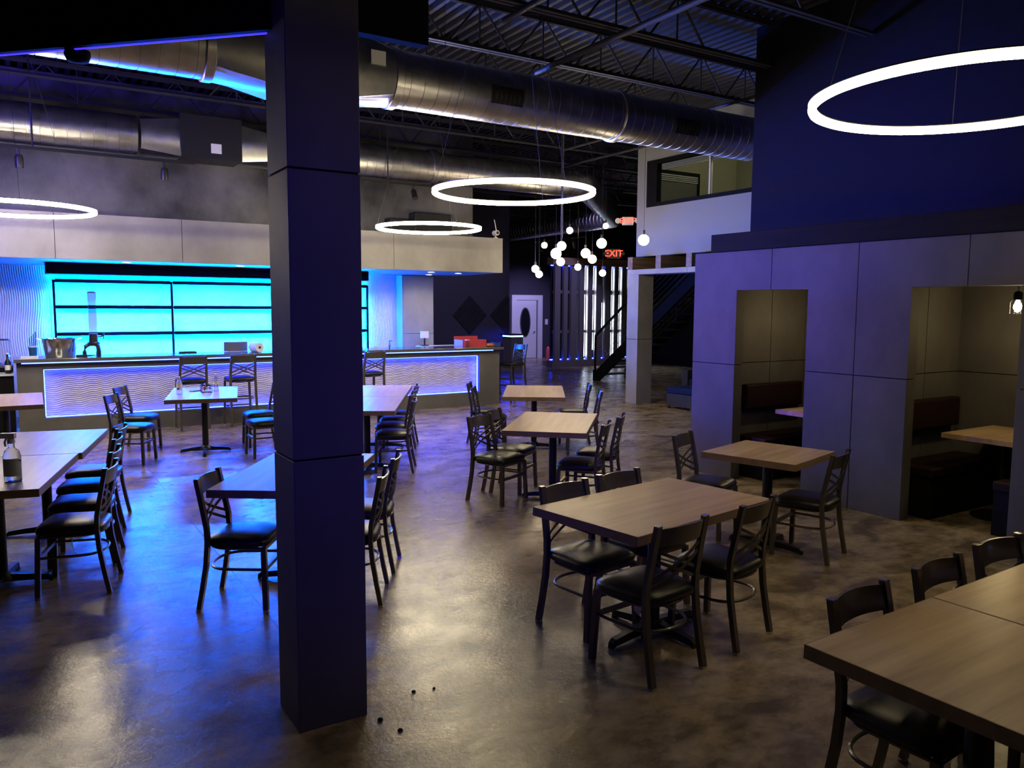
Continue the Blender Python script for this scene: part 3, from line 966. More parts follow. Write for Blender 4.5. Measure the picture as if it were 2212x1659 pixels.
def make_chair(name, label, cat, zs, ztop, group, stool=False):
    t = thing(name, label, cat, (0, 0, 0), 0, group)
    obj('seat', seat_mb(zs), M['vinyl'], t, True)
    fy = 0.185
    ra = 0.0155
    for s in (-1, 1):
        lg = obj('leg', MB().tube([(s * 0.205, fy + 0.012, 0.012), (s * 0.185, fy, zs - 0.06)], ra, ra, 4, (1, 0, 0)), M['frame'], t)
        obj('foot_cap', MB().box(s * 0.206 - 0.015, s * 0.206 + 0.015, fy - 0.003, fy + 0.027, 0, 0.013), M['chrome'], lg)
    for s in (-1, 1):
        k = zs / 0.47
        pts = [(s * 0.195, -0.215, 0.012), (s * 0.192, -0.190, 0.15 * k), (s * 0.19, -0.166, 0.30 * k), (s * 0.188, -0.155, zs - 0.03), (s * 0.186, -0.158, zs + 0.06),
               (s * 0.182, -0.178, zs + 0.17), (s * 0.178, -0.215, ztop)]
        lg = obj('leg', MB().tube(pts, 0.017, 0.0135, 4, (1, 0, 0)), M['frame'], t, label='rear leg rising into the back post')
        obj('foot_cap', MB().box(s * 0.195 - 0.015, s * 0.195 + 0.015, -0.23, -0.2, 0, 0.013), M['chrome'], lg)
        obj('post_cap', MB().box(s * 0.178 - 0.0165, s * 0.178 + 0.0165, -0.230, -0.202, ztop - 0.001, ztop + 0.004), M['chrome'], lg)
    # curved top rail

    def back_y(x, z):
        f = (z - zs) / (ztop - zs)
        base = -0.158 - 0.057 * max(0, f) ** 1.6
        return base - 0.035 * (1 - (x / 0.178) ** 2)
    rings = []
    for i in range(13):
        x = -0.166 + 0.332 * i / 12
        z0_, z1_ = ztop - 0.108, ztop - 0.014 + 0.006 * (1 - (x / 0.17) ** 2)
        rings.append([Vector((x, back_y(x, z0_) + 0.006, z0_)), Vector((x, back_y(x, z0_) - 0.006, z0_)), Vector((x, back_y(x, z1_) - 0.006, z1_)), Vector((x, back_y(x, z1_) + 0.006, z1_))])
    obj('top_rail', MB().loops(rings), M['frame'], t, True)
    for za, zb in ((ztop - 0.125, zs + 0.085), (ztop - 0.175, zs + 0.035)):
        for s in (-1, 1):
            pts = []
            for i in range(9):
                x = s * (-0.172 + 0.344 * i / 8)
                z = za + (zb - za) * i / 8
                pts.append((x, back_y(x, z) + 0.003 * s, z))
            obj('cross_slat', MB().tube(pts, 0.0085, 0.003, 4, (0, 0, 1)), M['frame'], t)
    # apron ring under the seat and the hoop stretcher
    ring = []
    for i in range(20):
        a = PI * i / 19
        ring.append((-0.185 * math.cos(a), 0.01 - 0.19 * math.sin(a) ** 0.6 if 0 < i < 19 else 0.01, 0))

    def hoop(z, r):
        pts = [(-0.19, 0.185, z)] + [(p[0], p[1], z) for p in ring] + [(0.19, 0.185, z)]
        return MB().tube(pts, r, r, 6, (0, 0, 1))
    obj('seat_frame', hoop(zs - 0.062, 0.010).box(-0.185, 0.185, 0.172, 0.196, zs - 0.075, zs - 0.053), M['frame'], t, True)
    zz = zs * 0.57
    obj('stretcher', hoop(zz, 0.009), M['frame'], t, True)
    obj('stretcher', MB().box(-0.18, 0.18, 0.178, 0.198, zz - 0.012, zz + 0.012), M['frame'], t)
    if stool:
        obj('stretcher', hoop(0.30, 0.010).box(-0.185, 0.185, 0.178, 0.2, 0.288, 0.312), M['frame'], t, True)
    return t


ch0 = make_chair('dining_chair', 'x', 'chair', 0.452, 0.815, 'cross-back dining chairs')
bs0 = make_chair('bar_stool', 'x', 'stool', 0.76, 1.115, 'cross-back bar stools', True)
first = {}


def put(src, x, y, face, label, group=None, at_tip=True):
    a = math.radians(face)
    if at_tip:
        x += 0.215 * math.cos(a)
        y += 0.215 * math.sin(a)
    rz = a - PI / 2
    if src not in first:
        first[src] = 1
        src.location = (x, y, 0)
        src.rotation_euler = (0, 0, rz)
        src['label'] = label
        return src
    return dup(src, (x, y, 0), rz, label, group)


tagged = []
T_ = 'black cross-back chair '
CH = [
    (2.76, 3.79, -82, 'left of two on the far side of the booth-wall oak table'),
    (3.25, 3.87, -82, 'right of two on the far side of the booth-wall oak table'),
    (2.76, 2.79, 96, 'with its back to the camera at the booth-wall oak table'),
    (3.42, 2.88, 104, 'near the front right corner of the booth-wall oak table'),
    (4.706, 4.784, -67, 'at the left side of the square oak table'),
    (5.10, 3.557, 108, 'alone at the right side of the square oak table'),
    (3.79, 6.61, -66, 'on the near left side of the middle oak table'),
    (4.10, 6.90, -57, 'on the far left side of the middle oak table'),
    (4.55, 5.60, 131, 'on the near right side of the middle oak table'),
    (5.00, 5.93, 131, 'on the far right side of the middle oak table'),
    (5.28, 9.50, -36, 'further left at the oak table nearest the staircase'),
    (5.03, 8.93, -36, 'nearer left at the oak table nearest the staircase'),
    (6.68, 8.60, 146, 'further right at the oak table nearest the staircase'),
    (6.25, 7.82, 146, 'nearer right at the oak table nearest the staircase'),
    (3.79, 8.10, 151, 'nearest of four along the table behind the pillar'),
    (4.02, 8.66, 151, 'second of four along the table behind the pillar'),
    (4.27, 9.12, 151, 'third of four along the table behind the pillar'),
    (4.52, 9.58, 151, 'last of four along the table behind the pillar'),
    (0.925, 10.30, -27, 'nearer left at the table with water bottles'),
    (1.11, 11.20, -28, 'further left at the table with water bottles'),
    (2.80, 9.83, 180, 'nearer right at the table with water bottles'),
    (2.95, 10.62, 178, 'further right at the table with water bottles'),
    (0.50, 5.80, 164, 'nearest of four beside the sanitizer table'),
    (0.585, 6.40, 166, 'second of four beside the sanitizer table'),
    (0.66, 7.00, 167, 'third of four beside the sanitizer table'),
    (0.75, 7.56, 163, 'last of four beside the sanitizer table'),
    (-0.80, 6.30, -12, 'across from the first chair at the sanitizer table'),
    (-0.62, 7.10, -12, 'across from the third chair at the sanitizer table'),
    (0.985, 5.15, -32, 'directly left of the pillar at the half hidden table'),
    (1.95, 4.64, 151, 'nearest right of the pillar seen edge on'),
    (2.26, 5.14, 150, 'second right of the pillar seen edge on'),
    (2.65, 1.745, -86, 'at the square table end nearest the camera'),
    (3.24, 1.78, -86, 'in the middle of three along the nearest long table'),
    (3.79, 1.81, -91, 'last of three along the nearest long table'),
]
for i, (x, y, f, s_) in enumerate(CH):
    c = put(ch0, x, y, f, T_ + s_)
    if i in (2, 22):
        tagged.append(c)
for x, y, f, s_ in ((2.22, 12.36, 90, 'left of two at the bar front'), (2.94, 12.36, 92, 'right of two at the bar front'), (5.06, 12.30, 97, 'alone at the bar front right of the pillar'),
                    (8.62, 13.35, 186, 'nearer of two at the bar end'), (8.62, 14.35, 180, 'further of two at the bar end')):
    put(bs0, x, y, f, 'tall black cross-back stool ' + s_)
for c in tagged:
    obj('paper_tag', MB().tube([(-0.05, 0.02, 0.395), (-0.03, 0.03, 0.33), (0.0, 0.035, 0.30)], 0.055, 0.0008, 4, (1, 0.2, 0)), M['paper'], c, label='white paper tag hanging under the seat')
# ================================================================== BOOTH FURNITURE
for i, (y0, y1) in enumerate(((4.72, 6.08), (2.87, 4.25))):
    nm = ('far', 'near')[i]
    for sgn, yy in ((1, y1), (-1, y0)):
        b = thing('booth_bench', 'maroon bench on the %s side inside the %s booth' % ('far' if sgn > 0 else 'near', nm), 'bench', (6.75, yy, 0), 0, 'booth benches')
        s0, s1 = (-0.44, -0.005) if sgn > 0 else (0.005, 0.44)
        obj('base', MB().box(0.05, 1.15, min(s0, s1) + 0.03, max(s0, s1) - 0.0, 0, 0.38), M['black'], b)
        obj('seat', MB().box(0.02, 1.17, s0, s1, 0.382, 0.46), M['maroon'], b, bevel=0.015)
        q0, q1 = (-0.10, -0.005) if sgn > 0 else (0.005, 0.10)
        obj('backrest', MB().box(0.10, 1.05, q0, q1, 0.74, 1.02), M['maroon'], b, bevel=0.02)
    yc = (y0 + y1) / 2
    t = thing('booth_table', 'oak table inside the %s booth' % nm, 'table', (7.45, yc, 0), 0, 'booth tables')
    obj('tabletop', MB().box(-0.42, 0.47, -0.34, 0.34, 0.715, 0.76), M['tabletop'], t, bevel=0.003)
    obj('column', MB().lathe([(0.04, 0.04), (0.04, 0.714)], 16), M['iron'], t, True)
    obj('base_plate', MB().lathe([(0.24, 0), (0.24, 0.015), (0.05, 0.04)], 20), M['iron'], t, True)
    lp = thing('cage_lamp', 'wire cage pendant lamp glowing in the %s booth' % nm, 'pendant lamp', (7.35, yc - 0.08 if i else yc, 1.9), 0, 'cage pendants')
    obj('cord', MB().tube([(0, 0, 0.12), (0, 0, 0.543)], 0.004), M['iron'], lp)
    obj('socket', MB().lathe([(0.035, 0.05), (0.035, 0.11), (0.012, 0.125)], 16), M['iron'], lp, True)
    obj('bulb', MB().lathe([(0.012, 0.05), (0.03, 0.01), (0.034, -0.02), (0.02, -0.05), (0.004, -0.058)], 16), M['bulb'], lp, True)
    cg = MB()
    for k in range(8):
        a = k * PI / 4
        cg.tube([(0.035 * math.cos(a), 0.035 * math.sin(a), 0.055), (0.06 * math.cos(a), 0.06 * math.sin(a), 0.03), (0.06 * math.cos(a), 0.06 * math.sin(a), -0.07)], 0.002, 0.002, 4)
    for z in (0.03, -0.02, -0.07):
        cg.tube([(0.06 * math.cos(k * PI / 10), 0.06 * math.sin(k * PI / 10), z) for k in range(20)], 0.002, 0.002, 4, None, True)
    obj('cage', cg, M['iron'], lp)
    L = bpy.data.lights.new('booth_bulb', 'POINT')
    L.energy = 11
    L.color = (1.0, 0.76, 0.36)
    L.shadow_soft_size = 0.04
    o = bpy.data.objects.new('booth_bulb', L)
    C.objects.link(o)
    o.location = (7.35, yc - 0.08 if i else yc, 1.80)

# ================================================================== STAIRS
st = thing('staircase', 'black steel staircase with cable railing and open treads', 'staircase', (12.5, 15.85, 0))
SL = math.atan2(2.55, 3.35)      # rises toward -y
for k, xx in enumerate((0, 1.05)):
    pts = [(0.12, 0.0), (-0.12, 0.0), (-3.62, 2.54), (-3.62, 2.86), (-0.02, 0.27), (0.12, 0.27)]
    obj('stringer', MB().prism(pts, xx, xx + 0.05), M['black'], st)
NS = 13
for k in range(NS):
    f = (k + 0.5) / NS
    obj('tread', MB().box(0.051, 1.049, -3.45 * f - 0.16, -3.45 * f + 0.12, 2.5 * f + 0.06, 2.5 * f + 0.10), M['steel'], st)
for xx in (0.0, 1.05):
    mb = MB().tube([(xx + 0.025, 0.06, 1.14), (xx + 0.025, -3.62, 3.75)], 0.022, 0.022, 4, (1, 0, 0))
    obj('handrail', mb, M['iron'], st)
    for yy, zb in ((0.06, 0.0), (-1.75, 1.35), (-3.5, 2.7)):
        zt = 1.14 + (0.06 - yy) / 3.68 * 2.61
        obj('post', MB().box(xx + 0.005, xx + 0.045, yy - 0.02, yy + 0.02, zb if yy > 0 else zb, zt), M['iron'], st)
    for c in range(6):
        dz = 0.13 * (c + 1)
        obj('cable', MB().tube([(xx + 0.025, 0.06, 1.14 - dz), (xx + 0.025, -3.62, 3.75 - dz)], 0.004, 0.004, 5), M['chrome'], st)

# ================================================================== SLAT PARTITION
sp = thing('slat_partition', 'grey slatted partition lit blue with white light in its gaps', 'partition', (13.98, 19.9, 0))
obj('plinth', MB().box(-0.03, 4.0, -0.05, 0.26, 0, 0.21), M['slat'], sp)
obj('top_beam', MB().box(-0.03, 4.0, -0.06, 0.26, 3.15, 3.37), M['rafterwood'], sp)
gx = [0.36, 0.64, 0.98, 1.29, 1.62, 1.98, 2.36, 2.67, 2.98, 3.3, 3.62, 3.94]
prev = 0.09
for k, g in enumerate(gx):
    obj('slat', MB().box(prev, g - 0.065, 0.0, 0.10, 0.211, 3.149), M['slat'], sp)
    prev = g + 0.065
mb = MB()
for z in (2.28, 1.05):
    obj('cross_rail', MB().box(0.09, 3.95, 0.101, 0.14, z, z + 0.09), M['slat'], sp)
obj('led_strip', MB().box(0.05, 3.95, 0.18, 0.20, 3.12, 3.14), M['led'], sp)
obj('led_strip', MB().box(0.05, 3.95, 0.18, 0.20, 0.22, 0.24), M['led'], sp)
for g, zz in ((1.29, (0.3, 2.25)), (1.29, (2.40, 3.1)), (1.62, (0.5, 2.25)), (1.62, (2.40, 3.1)), (1.98, (1.2, 2.0)), (2.36, (0.3, 2.25)), (2.36, (2.40, 3.1)), (2.67, (0.3, 2.25)), (2.67, (2.40, 3.1)), (2.98, (2.5, 3.1))):
    obj('light_tube', MB().box(g - 0.055, g + 0.055, 0.142, 0.17, *zz), M['tube'], sp, label='bright white tube glowing in a gap')
obj('back_panel', MB().box(0.08, 3.98, 0.22, 0.25, 0.211, 3.149), M['dark'], sp)

# ================================================================== PENDANT BULBS
PB = [(9.02, 12.30, 3.31, 0.05, 'small bulb high above the others beside the metal rod'), (9.60, 11.94, 3.40, 0.042, 'small bulb highest on the right'), (10.32, 15.04, 3.26, 0.055, 'small bulb high on the left'),
      (8.25, 10.36, 2.91, 0.065, 'large bulb upper right of the cluster'), (8.28, 11.53, 2.94, 0.065, 'large bulb on the metal rod'), (7.61, 10.75, 2.74, 0.07, 'large bulb lower left of the rod bulb'),
      (7.48, 8.46, 2.8, 0.06, 'lone large bulb in front of the mezzanine wall'), (8.33, 10.89, 2.78, 0.065, 'large bulb at the middle of the cluster'), (8.73, 11.22, 2.71, 0.06, 'bulb just below the middle bulb'),
      (8.55, 11.93, 2.69, 0.06, 'bulb hanging at the slat partition top edge'), (9.12, 12.16, 2.62, 0.05, 'small bulb before the dark slats'), (9.51, 11.9, 2.51, 0.05, 'small bulb before the white gaps'),
      (7.59, 11.33, 2.51, 0.05, 'upper bulb of the low pair above the white door'), (7.92, 11.7, 2.44, 0.05, 'lower bulb of the low pair above the white door')]
for i, (x, y, z, r, s_) in enumerate(PB):
    r *= 1.25
    t = thing('pendant_bulb', s_, 'pendant lamp', (x, y, z), 0, 'globe pendant bulbs')
    obj('bulb', MB().lathe([(r * math.sin(PI * k / 10) * 1.0 + 0.0005, -r * math.cos(PI * k / 10)) for k in range(11)], 18), M['bulb'], t, True)
    obj('socket', MB().lathe([(0.018, r - 0.005), (0.018, r + 0.06)], 12), M['iron'], t, True)
    if i == 4:
        obj('rod', MB().tube([(0, 0, r + 0.06), (0, 0, 0.95), (0, 0, 2.38)], 0.022), M['chrome'], t, True)
    else:
        obj('cord', MB().tube([(0, 0, r + 0.06), (0, 0, 5.33 - z)], 0.003, 0.003, 5), M['iron'], t)


# ================================================================== SIGNS
def exit_sign(label, loc, rz, w=0.34, h=0.22):
    t = thing('exit_sign', label, 'sign', loc, rz, 'exit signs')
    obj('housing', MB().box(-w / 2, w / 2, -0.025, 0.025, -h / 2, h / 2), M['white'], t, bevel=0.006)
    cu = bpy.data.curves.new('exit_text', 'FONT')
    cu.body = 'EXIT'
    cu.align_x = 'CENTER'
    cu.align_y = 'CENTER'
    cu.size = h * 0.95
    cu.extrude = 0.002
    cu.materials.append(M['exit'])
    tmp = bpy.data.objects.new('lettering', cu)
    C.objects.link(tmp)
    me = bpy.data.meshes.new_from_object(tmp.evaluated_get(bpy.context.evaluated_depsgraph_get()))
    bpy.data.objects.remove(tmp)
    bpy.data.curves.remove(cu)
    o = bpy.data.objects.new('lettering', me)
    C.objects.link(o)
    o.parent = t
    o.location = (0, -0.028, 0)
    o.rotation_euler = (PI / 2, 0, 0)
    o['label'] = 'glowing red word EXIT'
    for s in (-1, 1):
        m2 = MB().lathe([(0.02, 0.0), (0.05, -0.02), (0.055, -0.07), (0.05, -0.075)], 16, (s * (w / 2 + 0.08), 0, 0), 'Y')
        m2.tube([(s * w / 2, 0, 0), (s * (w / 2 + 0.05), 0, 0)], 0.012)
        obj('emergency_lamp', m2, M['white'], t, True)
    return t


exit_sign('red EXIT sign on top of the slat partition', (16.22, 19.75, 3.55), -0.5, 0.42, 0.30)
exit_sign('red EXIT sign high at the mezzanine wall end', (10.42, 12.27, 3.57), -0.72, 0.22, 0.16)

# acoustic diamonds
for i, (xc, zc) in enumerate(((11.69, 1.60), (12.98, 1.60))):
    t = thing('foam_panel', ['whole black diamond foam panel on the dark wall', 'black diamond foam panel cut off by the wall corner'][i], 'acoustic panel', (xc, YD, zc), 0, 'diamond foam panels')
    s = 0.58
    poly = [(-s, 0), (0, -s * 1.02), (s, 0), (0, s * 1.02)] if i == 0 else [(-s, 0), (0, -s * 1.02), (0.12, -s * 0.9), (0.12, s * 0.9), (0, s * 1.02)]
    obj('backing', MB().prism(poly, -0.02, -0.001, 'Y'), M['foam'], t)
    mb = MB()
    for k in range(-8, 8):
        # wedge ridges parallel to one side of the diamond
        f0, f1 = k / 8, (k + 1) / 8
        def pt(f, g):
            return ((f + g) * s / 2, (g - f) * s / 2)
        a0, a1 = pt(f0, -1), pt(f0, 1)
        b0, b1 = pt(f1, -1), pt(f1, 1)
        c0 = ((a0[0] + b0[0]) / 2, (a0[1] + b0[1]) / 2)
        c1 = ((a1[0] + b1[0]) / 2, (a1[1] + b1[1]) / 2)
        if i == 1 and max(a0[0], a1[0], b0[0], b1[0]) > 0.12:
            continue
        mb.loops([[Vector((a0[0], -0.021, a0[1])), Vector((c0[0], -0.045, c0[1])), Vector((b0[0], -0.021, b0[1]))],
                  [Vector((a1[0], -0.021, a1[1])), Vector((c1[0], -0.045, c1[1])), Vector((b1[0], -0.021, b1[1]))]])
    if len(mb.b.verts):
        obj('wedges', mb, M['foam'], t)

# ================================================================== LOUNGE
ot = thing('ottoman', 'low wicker ottoman with a blue cushion beyond the booth wall', 'ottoman', (10.25, 10.20, 0))
mb = MB()
mb.box(0.0, 0.7, 0, 0.66, 0.05, 0.28)
for a_, b_ in ((0.03, 0.03), (0.67, 0.03), (0.03, 0.63), (0.67, 0.63)):
    mb.box(a_ - 0.025, a_ + 0.025, b_ - 0.025, b_ + 0.025, 0, 0.05)
obj('body', mb, M['wicker'], ot)
obj('cushion', MB().box(-0.01, 0.71, -0.01, 0.67, 0.281, 0.40), M['bluecloth'], ot, bevel=0.03)
so = thing('sofa', 'dark wicker sofa with blue cushions under the mezzanine', 'sofa', (11.35, 9.0, 0))
obj('base', MB().box(0, 0.85, 0, 2.6, 0.04, 0.30), M['wicker'], so)
obj('back', MB().box(0.70, 0.85, 0, 2.6, 0.30, 0.80), M['wicker'], so)
for ya, yb in ((0, 0.16), (2.44, 2.6)):
    obj('arm', MB().box(0, 0.699, ya, yb, 0.301, 0.62), M['wicker'], so)
for k in range(3):
    obj('cushion', MB().box(0.02, 0.69, 0.17 + 0.757 * k, 0.92 + 0.757 * k, 0.302, 0.44), M['bluecloth'], so, bevel=0.025)
    obj('cushion', MB().box(0.52, 0.695, 0.19 + 0.757 * k, 0.90 + 0.757 * k, 0.45, 0.84), M['bluecloth'], so, bevel=0.03)
hs = thing('host_stand', 'small dark counter with a blue lit edge in front of the far wall', 'counter', (12.62, 20.1, 0))
obj('body', MB().box(0, 0.42, 0, 0.5, 0, 0.95), M['slat'], hs)
obj('top', MB().box(-0.06, 0.46, -0.06, 0.55, 1.0, 1.04), M['iron'], hs)
obj('led_strip', MB().box(0.0, 0.42, 0.0, 0.5, 0.951, 0.999), M['led'], hs)
for i, (x, y) in enumerate(((16.2, 23.3), (16.6, 23.5))):
    e = thing('fire_extinguisher', ['red fire extinguisher on the floor nearest the white door', 'red fire extinguisher on the floor nearest the slat partition'][i], 'extinguisher', (x, y, 0), 0, 'fire extinguishers')
    obj('cylinder', MB().lathe([(0.07, 0), (0.08, 0.01), (0.08, 0.36), (0.055, 0.42), (0.022, 0.45)], 20), M['red'], e, True)
    mb = MB().lathe([(0.02, 0.451), (0.02, 0.49)], 10)
    mb.box(-0.015, 0.015, -0.12, 0.03, 0.49, 0.505)
    obj('valve', mb, M['iron'], e)
    obj('hose', MB().tube([(0.02, 0, 0.47), (0.08, 0, 0.45), (0.105, 0, 0.35), (0.10, 0, 0.2)], 0.011), M['iron'], e, True)

# ================================================================== THINGS ON LEDGE AND BAR
sk = thing('speaker_bar', 'long black equipment case on the soffit ledge behind a ring light', 'speaker', (0, 13.80, 3.15))
obj('case', MB().box(6.00, 6.50, 0, 0.28, 0, 0.34), M['iron'], sk, bevel=0.01)
obj('case', MB().box(6.503, 7.30, 0, 0.29, 0, 0.48), M['iron'], sk, bevel=0.01)
sc2 = thing('security_camera', 'white security camera with a stick antenna on the soffit end', 'camera', (7.80, 13.0, 3.15))
obj('foot', MB().lathe([(0.04, 0), (0.04, 0.015), (0.012, 0.03), (0.012, 0.06)], 16), M['white'], sc2, True)
obj('camera_body', MB().lathe([(0.045, -0.07), (0.05, -0.05), (0.05, 0.05), (0.03, 0.07)], 18, (0, 0, 0.10), 'Y'), M['white'], sc2, True)
obj('lens', MB().lathe([(0.03, -0.076), (0.03, -0.071)], 16, (0, 0, 0.10), 'Y'), M['iron'], sc2)
obj('antenna', MB().tube([(0.03, 0.02, 0.13), (-0.02, 0.02, 0.35)], 0.009), M['white'], sc2)

Zb = 1.10
tub = thing('metal_tub', 'round steel tub with two handles on the bar', 'tub', (0.55, 13.20, Zb))
pr = [(0.185, 0.0), (0.19, 0.005), (0.225, 0.26), (0.235, 0.265), (0.235, 0.272), (0.215, 0.272), (0.18, 0.02), (0.02, 0.018)]
obj('body', MB().lathe(pr, 36), M['chrome'], tub, True)
for s in (-1, 1):
    obj('handle', MB().tube([(s * 0.225, -0.05, 0.25), (s * 0.285, -0.045, 0.275), (s * 0.295, 0, 0.28), (s * 0.285, 0.045, 0.275), (s * 0.225, 0.05, 0.25)], 0.007), M['chrome'], tub, True)
tw = thing('drink_tower', 'tall clear drink tower with a black three legged base', 'dispenser', (0.98, 13.12, Zb))
for k in range(3):
    a = -PI / 2 + 2 * PI * k / 3 + 0.5
    c, s = math.cos(a), math.sin(a)
    obj('leg', MB().tube([(0.04 * c, 0.04 * s, 0.19), (0.11 * c, 0.11 * s, 0.15), (0.125 * c, 0.125 * s, 0.07), (0.115 * c, 0.115 * s, 0.004)], 0.028, 0.026), M['iron'], tw, True)
obj('collar', MB().lathe([(0.08, 0.16), (0.085, 0.20), (0.06, 0.22), (0.058, 0.33), (0.05, 0.335)], 24), M['iron'], tw, True)
obj('tube', MB().lathe([(0.056, 0.336), (0.056, 0.93), (0.05, 0.93), (0.05, 0.345)], 24), M['plastic'], tw, True)
obj('lid', MB().lathe([(0.058, 0.931), (0.058, 0.945), (0.02, 0.955)], 20), M['iron'], tw, True)
obj('tap', MB().tube([(0.055, -0.02, 0.29), (0.13, -0.03, 0.30), (0.13, -0.03, 0.26)], 0.012).tube([(0.13, -0.03, 0.30), (0.13, -0.03, 0.345)], 0.016), M['iron'], tw, True)
cp = thing('pen_cup', 'paper cup holding dark pens on the bar', 'cup', (0.22, 13.5, Zb))
obj('cup', MB().lathe([(0.05, 0), (0.062, 0.14), (0.058, 0.14), (0.047, 0.005)], 20), M['teal'], cp, True)
obj('rim', MB().lathe([(0.0625, 0.135), (0.066, 0.15), (0.06, 0.155)], 20), M['paper'], cp, True)
for k in range(4):
    obj('pen', MB().tube([(0.02 * (k - 1.5), 0, 0.02), (0.02 * (k - 1.5) - 0.01 + 0.006 * k, 0.01, 0.27 + 0.03 * k)], 0.006), M['iron'], cp)
nk = thing('napkin_stack', 'flat stack of white napkins beside the metal tub', 'napkins', (0.16, 13.05, Zb))
for k in range(4):
    obj('napkin', MB().box(-0.11 + 0.004 * k, 0.11, -0.06, 0.06 + 0.003 * k, 0.008 * k, 0.008 * k + 0.0075), M['paper'], nk)
rl = thing('paper_roll', 'white paper towel roll lying on the bar', 'paper roll', (3.36, 13.22, Zb + 0.078), 0.25)
obj('roll', MB().lathe([(0.022, -0.10), (0.075, -0.10), (0.078, -0.095), (0.078, 0.13), (0.022, 0.13)], 32, axis='Y'), M['paper'], rl, True)
obj('core', MB().lathe([(0.0215, -0.101), (0.0215, 0.131)], 20, axis='Y'), M['iron'], rl)
cs = thing('card_stand', 'pale rectangular sheet standing on the counter behind the bar', 'sign', (3.10, 13.54, Zb))
obj('card', MB().box(-0.19, 0.19, -0.004, 0.004, 0.004, 0.16), M['slat'], cs)
obj('foot', MB().box(-0.1, 0.1, -0.04, 0.04, 0, 0.0035), M['paper'], cs)
dv = thing('card_reader', 'flat black device lying on the bar above the stools', 'device', (2.33, 13.45, Zb))
obj('body', MB().box(-0.13, 0.13, -0.06, 0.06, 0, 0.025), M['iron'], dv, bevel=0.006)
obj('screen', MB().box(-0.11, 0.11, -0.045, 0.045, 0.0255, 0.027), M['stone'], dv)
ut = thing('utensil', 'dark bar tool lying between the tub and the tower', 'tool', (0.74, 12.98, Zb + 0.021))
obj('blade', MB().tube([(0, 0, 0), (0.14, 0.03, 0)], 0.02, 0.008), M['iron'], ut)
obj('grip', MB().tube([(0.14, 0.03, 0), (0.24, 0.05, 0.005)], 0.009), M['iron'], ut)


def spray(name, label, loc, s, rz, mat_body, mat_head, lab):
    t = thing(name, label, 'bottle', loc, rz)
    P = [(0.035, 0), (0.038, 0.006), (0.038, 0.125), (0.03, 0.15), (0.014, 0.165), (0.014, 0.185)]
    mb = MB().lathe([(r * s, h * s) for r, h in P], 24)
    obj('body', mb, mat_body, t, True)
    obj('liquid', MB().lathe([(0.034 * s, 0.004 * s), (0.034 * s, 0.10 * s)], 20), M['liquid'], t, True)
    hd = MB().lathe([(0.017 * s, 0.186 * s), (0.017 * s, 0.205 * s), (0.012 * s, 0.21 * s)], 16)
    hd.box(-0.045 * s, 0.02 * s, -0.011 * s, 0.011 * s, 0.21 * s, 0.235 * s)
    hd.tube([(-0.022 * s, 0, 0.21 * s), (-0.03 * s, 0, 0.19 * s), (-0.027 * s, 0, 0.17 * s)], 0.005 * s)
    obj('trigger_head', hd, mat_head, t, True)
    if lab:
        rg = []
        for z in (0.03 * s, 0.115 * s):
            rg.append([Vector((0.0386 * s * math.cos(a), 0.0386 * s * math.sin(a), z)) for a in [(-PI * 0.86 + PI * 0.75 * k / 12) for k in range(13)]])
        mb = MB()
        A = [[mb.b.verts.new(p) for p in r] for r in rg]
        for k in range(12):
            mb.b.faces.new((A[0][k], A[0][k + 1], A[1][k + 1], A[1][k]))
        obj('label_sticker', mb, lab, t, True, label='dark printed label')
    return t


M['liquid'] = glassy('cool_liquid', (0.75, 0.85, 0.95), 0.03, 1.33)
M['labelgrey'] = plain('label_grey', (0.34, 0.38, 0.38), 0.5)
spray('sanitizer_bottle', 'clear spray bottle with a dark label on the near left oak table', (-0.05, 5.79, 0.76), 1.30, -0.5, M['plastic'], M['white'], M['labelgrey'])
spray('spray_bottle', 'small clear spray bottle on the bar right of the pillar', (5.66, 13.05, Zb), 0.95, 0.2, M['plastic'], M['white'], None)


def water(label, loc):
    t = thing('water_bottle', label, 'bottle', loc, 0, 'water bottles')
    P = [(0.028, 0), (0.033, 0.008), (0.033, 0.05), (0.030, 0.055), (0.033, 0.06), (0.033, 0.14), (0.022, 0.175), (0.0125, 0.19), (0.0125, 0.205)]
    obj('body', MB().lathe(P, 22), M['plastic'], t, True)
    obj('wrap', MB().lathe([(0.0335, 0.085), (0.0335, 0.128)], 22, cap=False), M['paper'], t, True)
    obj('cap', MB().lathe([(0.014, 0.2055), (0.014, 0.222)], 14), M['paper'], t, True)
    return t


water('clear water bottle left on the oak table by the bar', (1.70, 10.45, 0.76))
water('clear water bottle right on the oak table by the bar', (2.17, 10.62, 0.76))
cd = thing('condiment_caddy', 'black wire caddy with a shaker between the water bottles', 'caddy', (2.03, 10.52, 0.76))
mb = MB()
for z in (0.005, 0.05, 0.09):
    mb.tube([(-0.06, -0.045, z), (0.06, -0.045, z), (0.06, 0.045, z), (-0.06, 0.045, z)], 0.003, 0.003, 5, None, True)
for a_, b_ in ((-0.06, -0.045), (0.06, -0.045), (0.06, 0.045), (-0.06, 0.045)):
    mb.tube([(a_, b_, 0.0), (a_, b_, 0.095)], 0.004, 0.004, 5)
mb.tube([(0, 0, 0), (0, 0, 0.16)], 0.004)
mb.box(-0.06, 0.06, -0.045, 0.045, 0.0, 0.004)
obj('rack', mb, M['iron'], cd)
for k, (a_, mt_) in enumerate(((-0.03, M['glass']), (0.03, M['glass']))):
    s_ = obj('shaker', MB().lathe([(0.02, 0.006), (0.022, 0.07), (0.016, 0.08)], 16, (a_, 0, 0)), mt_, cd, True)
    obj('lid', MB().lathe([(0.017, 0.081), (0.017, 0.095), (0.008, 0.103)], 14, (a_, 0, 0)), M['iron'], s_, True)
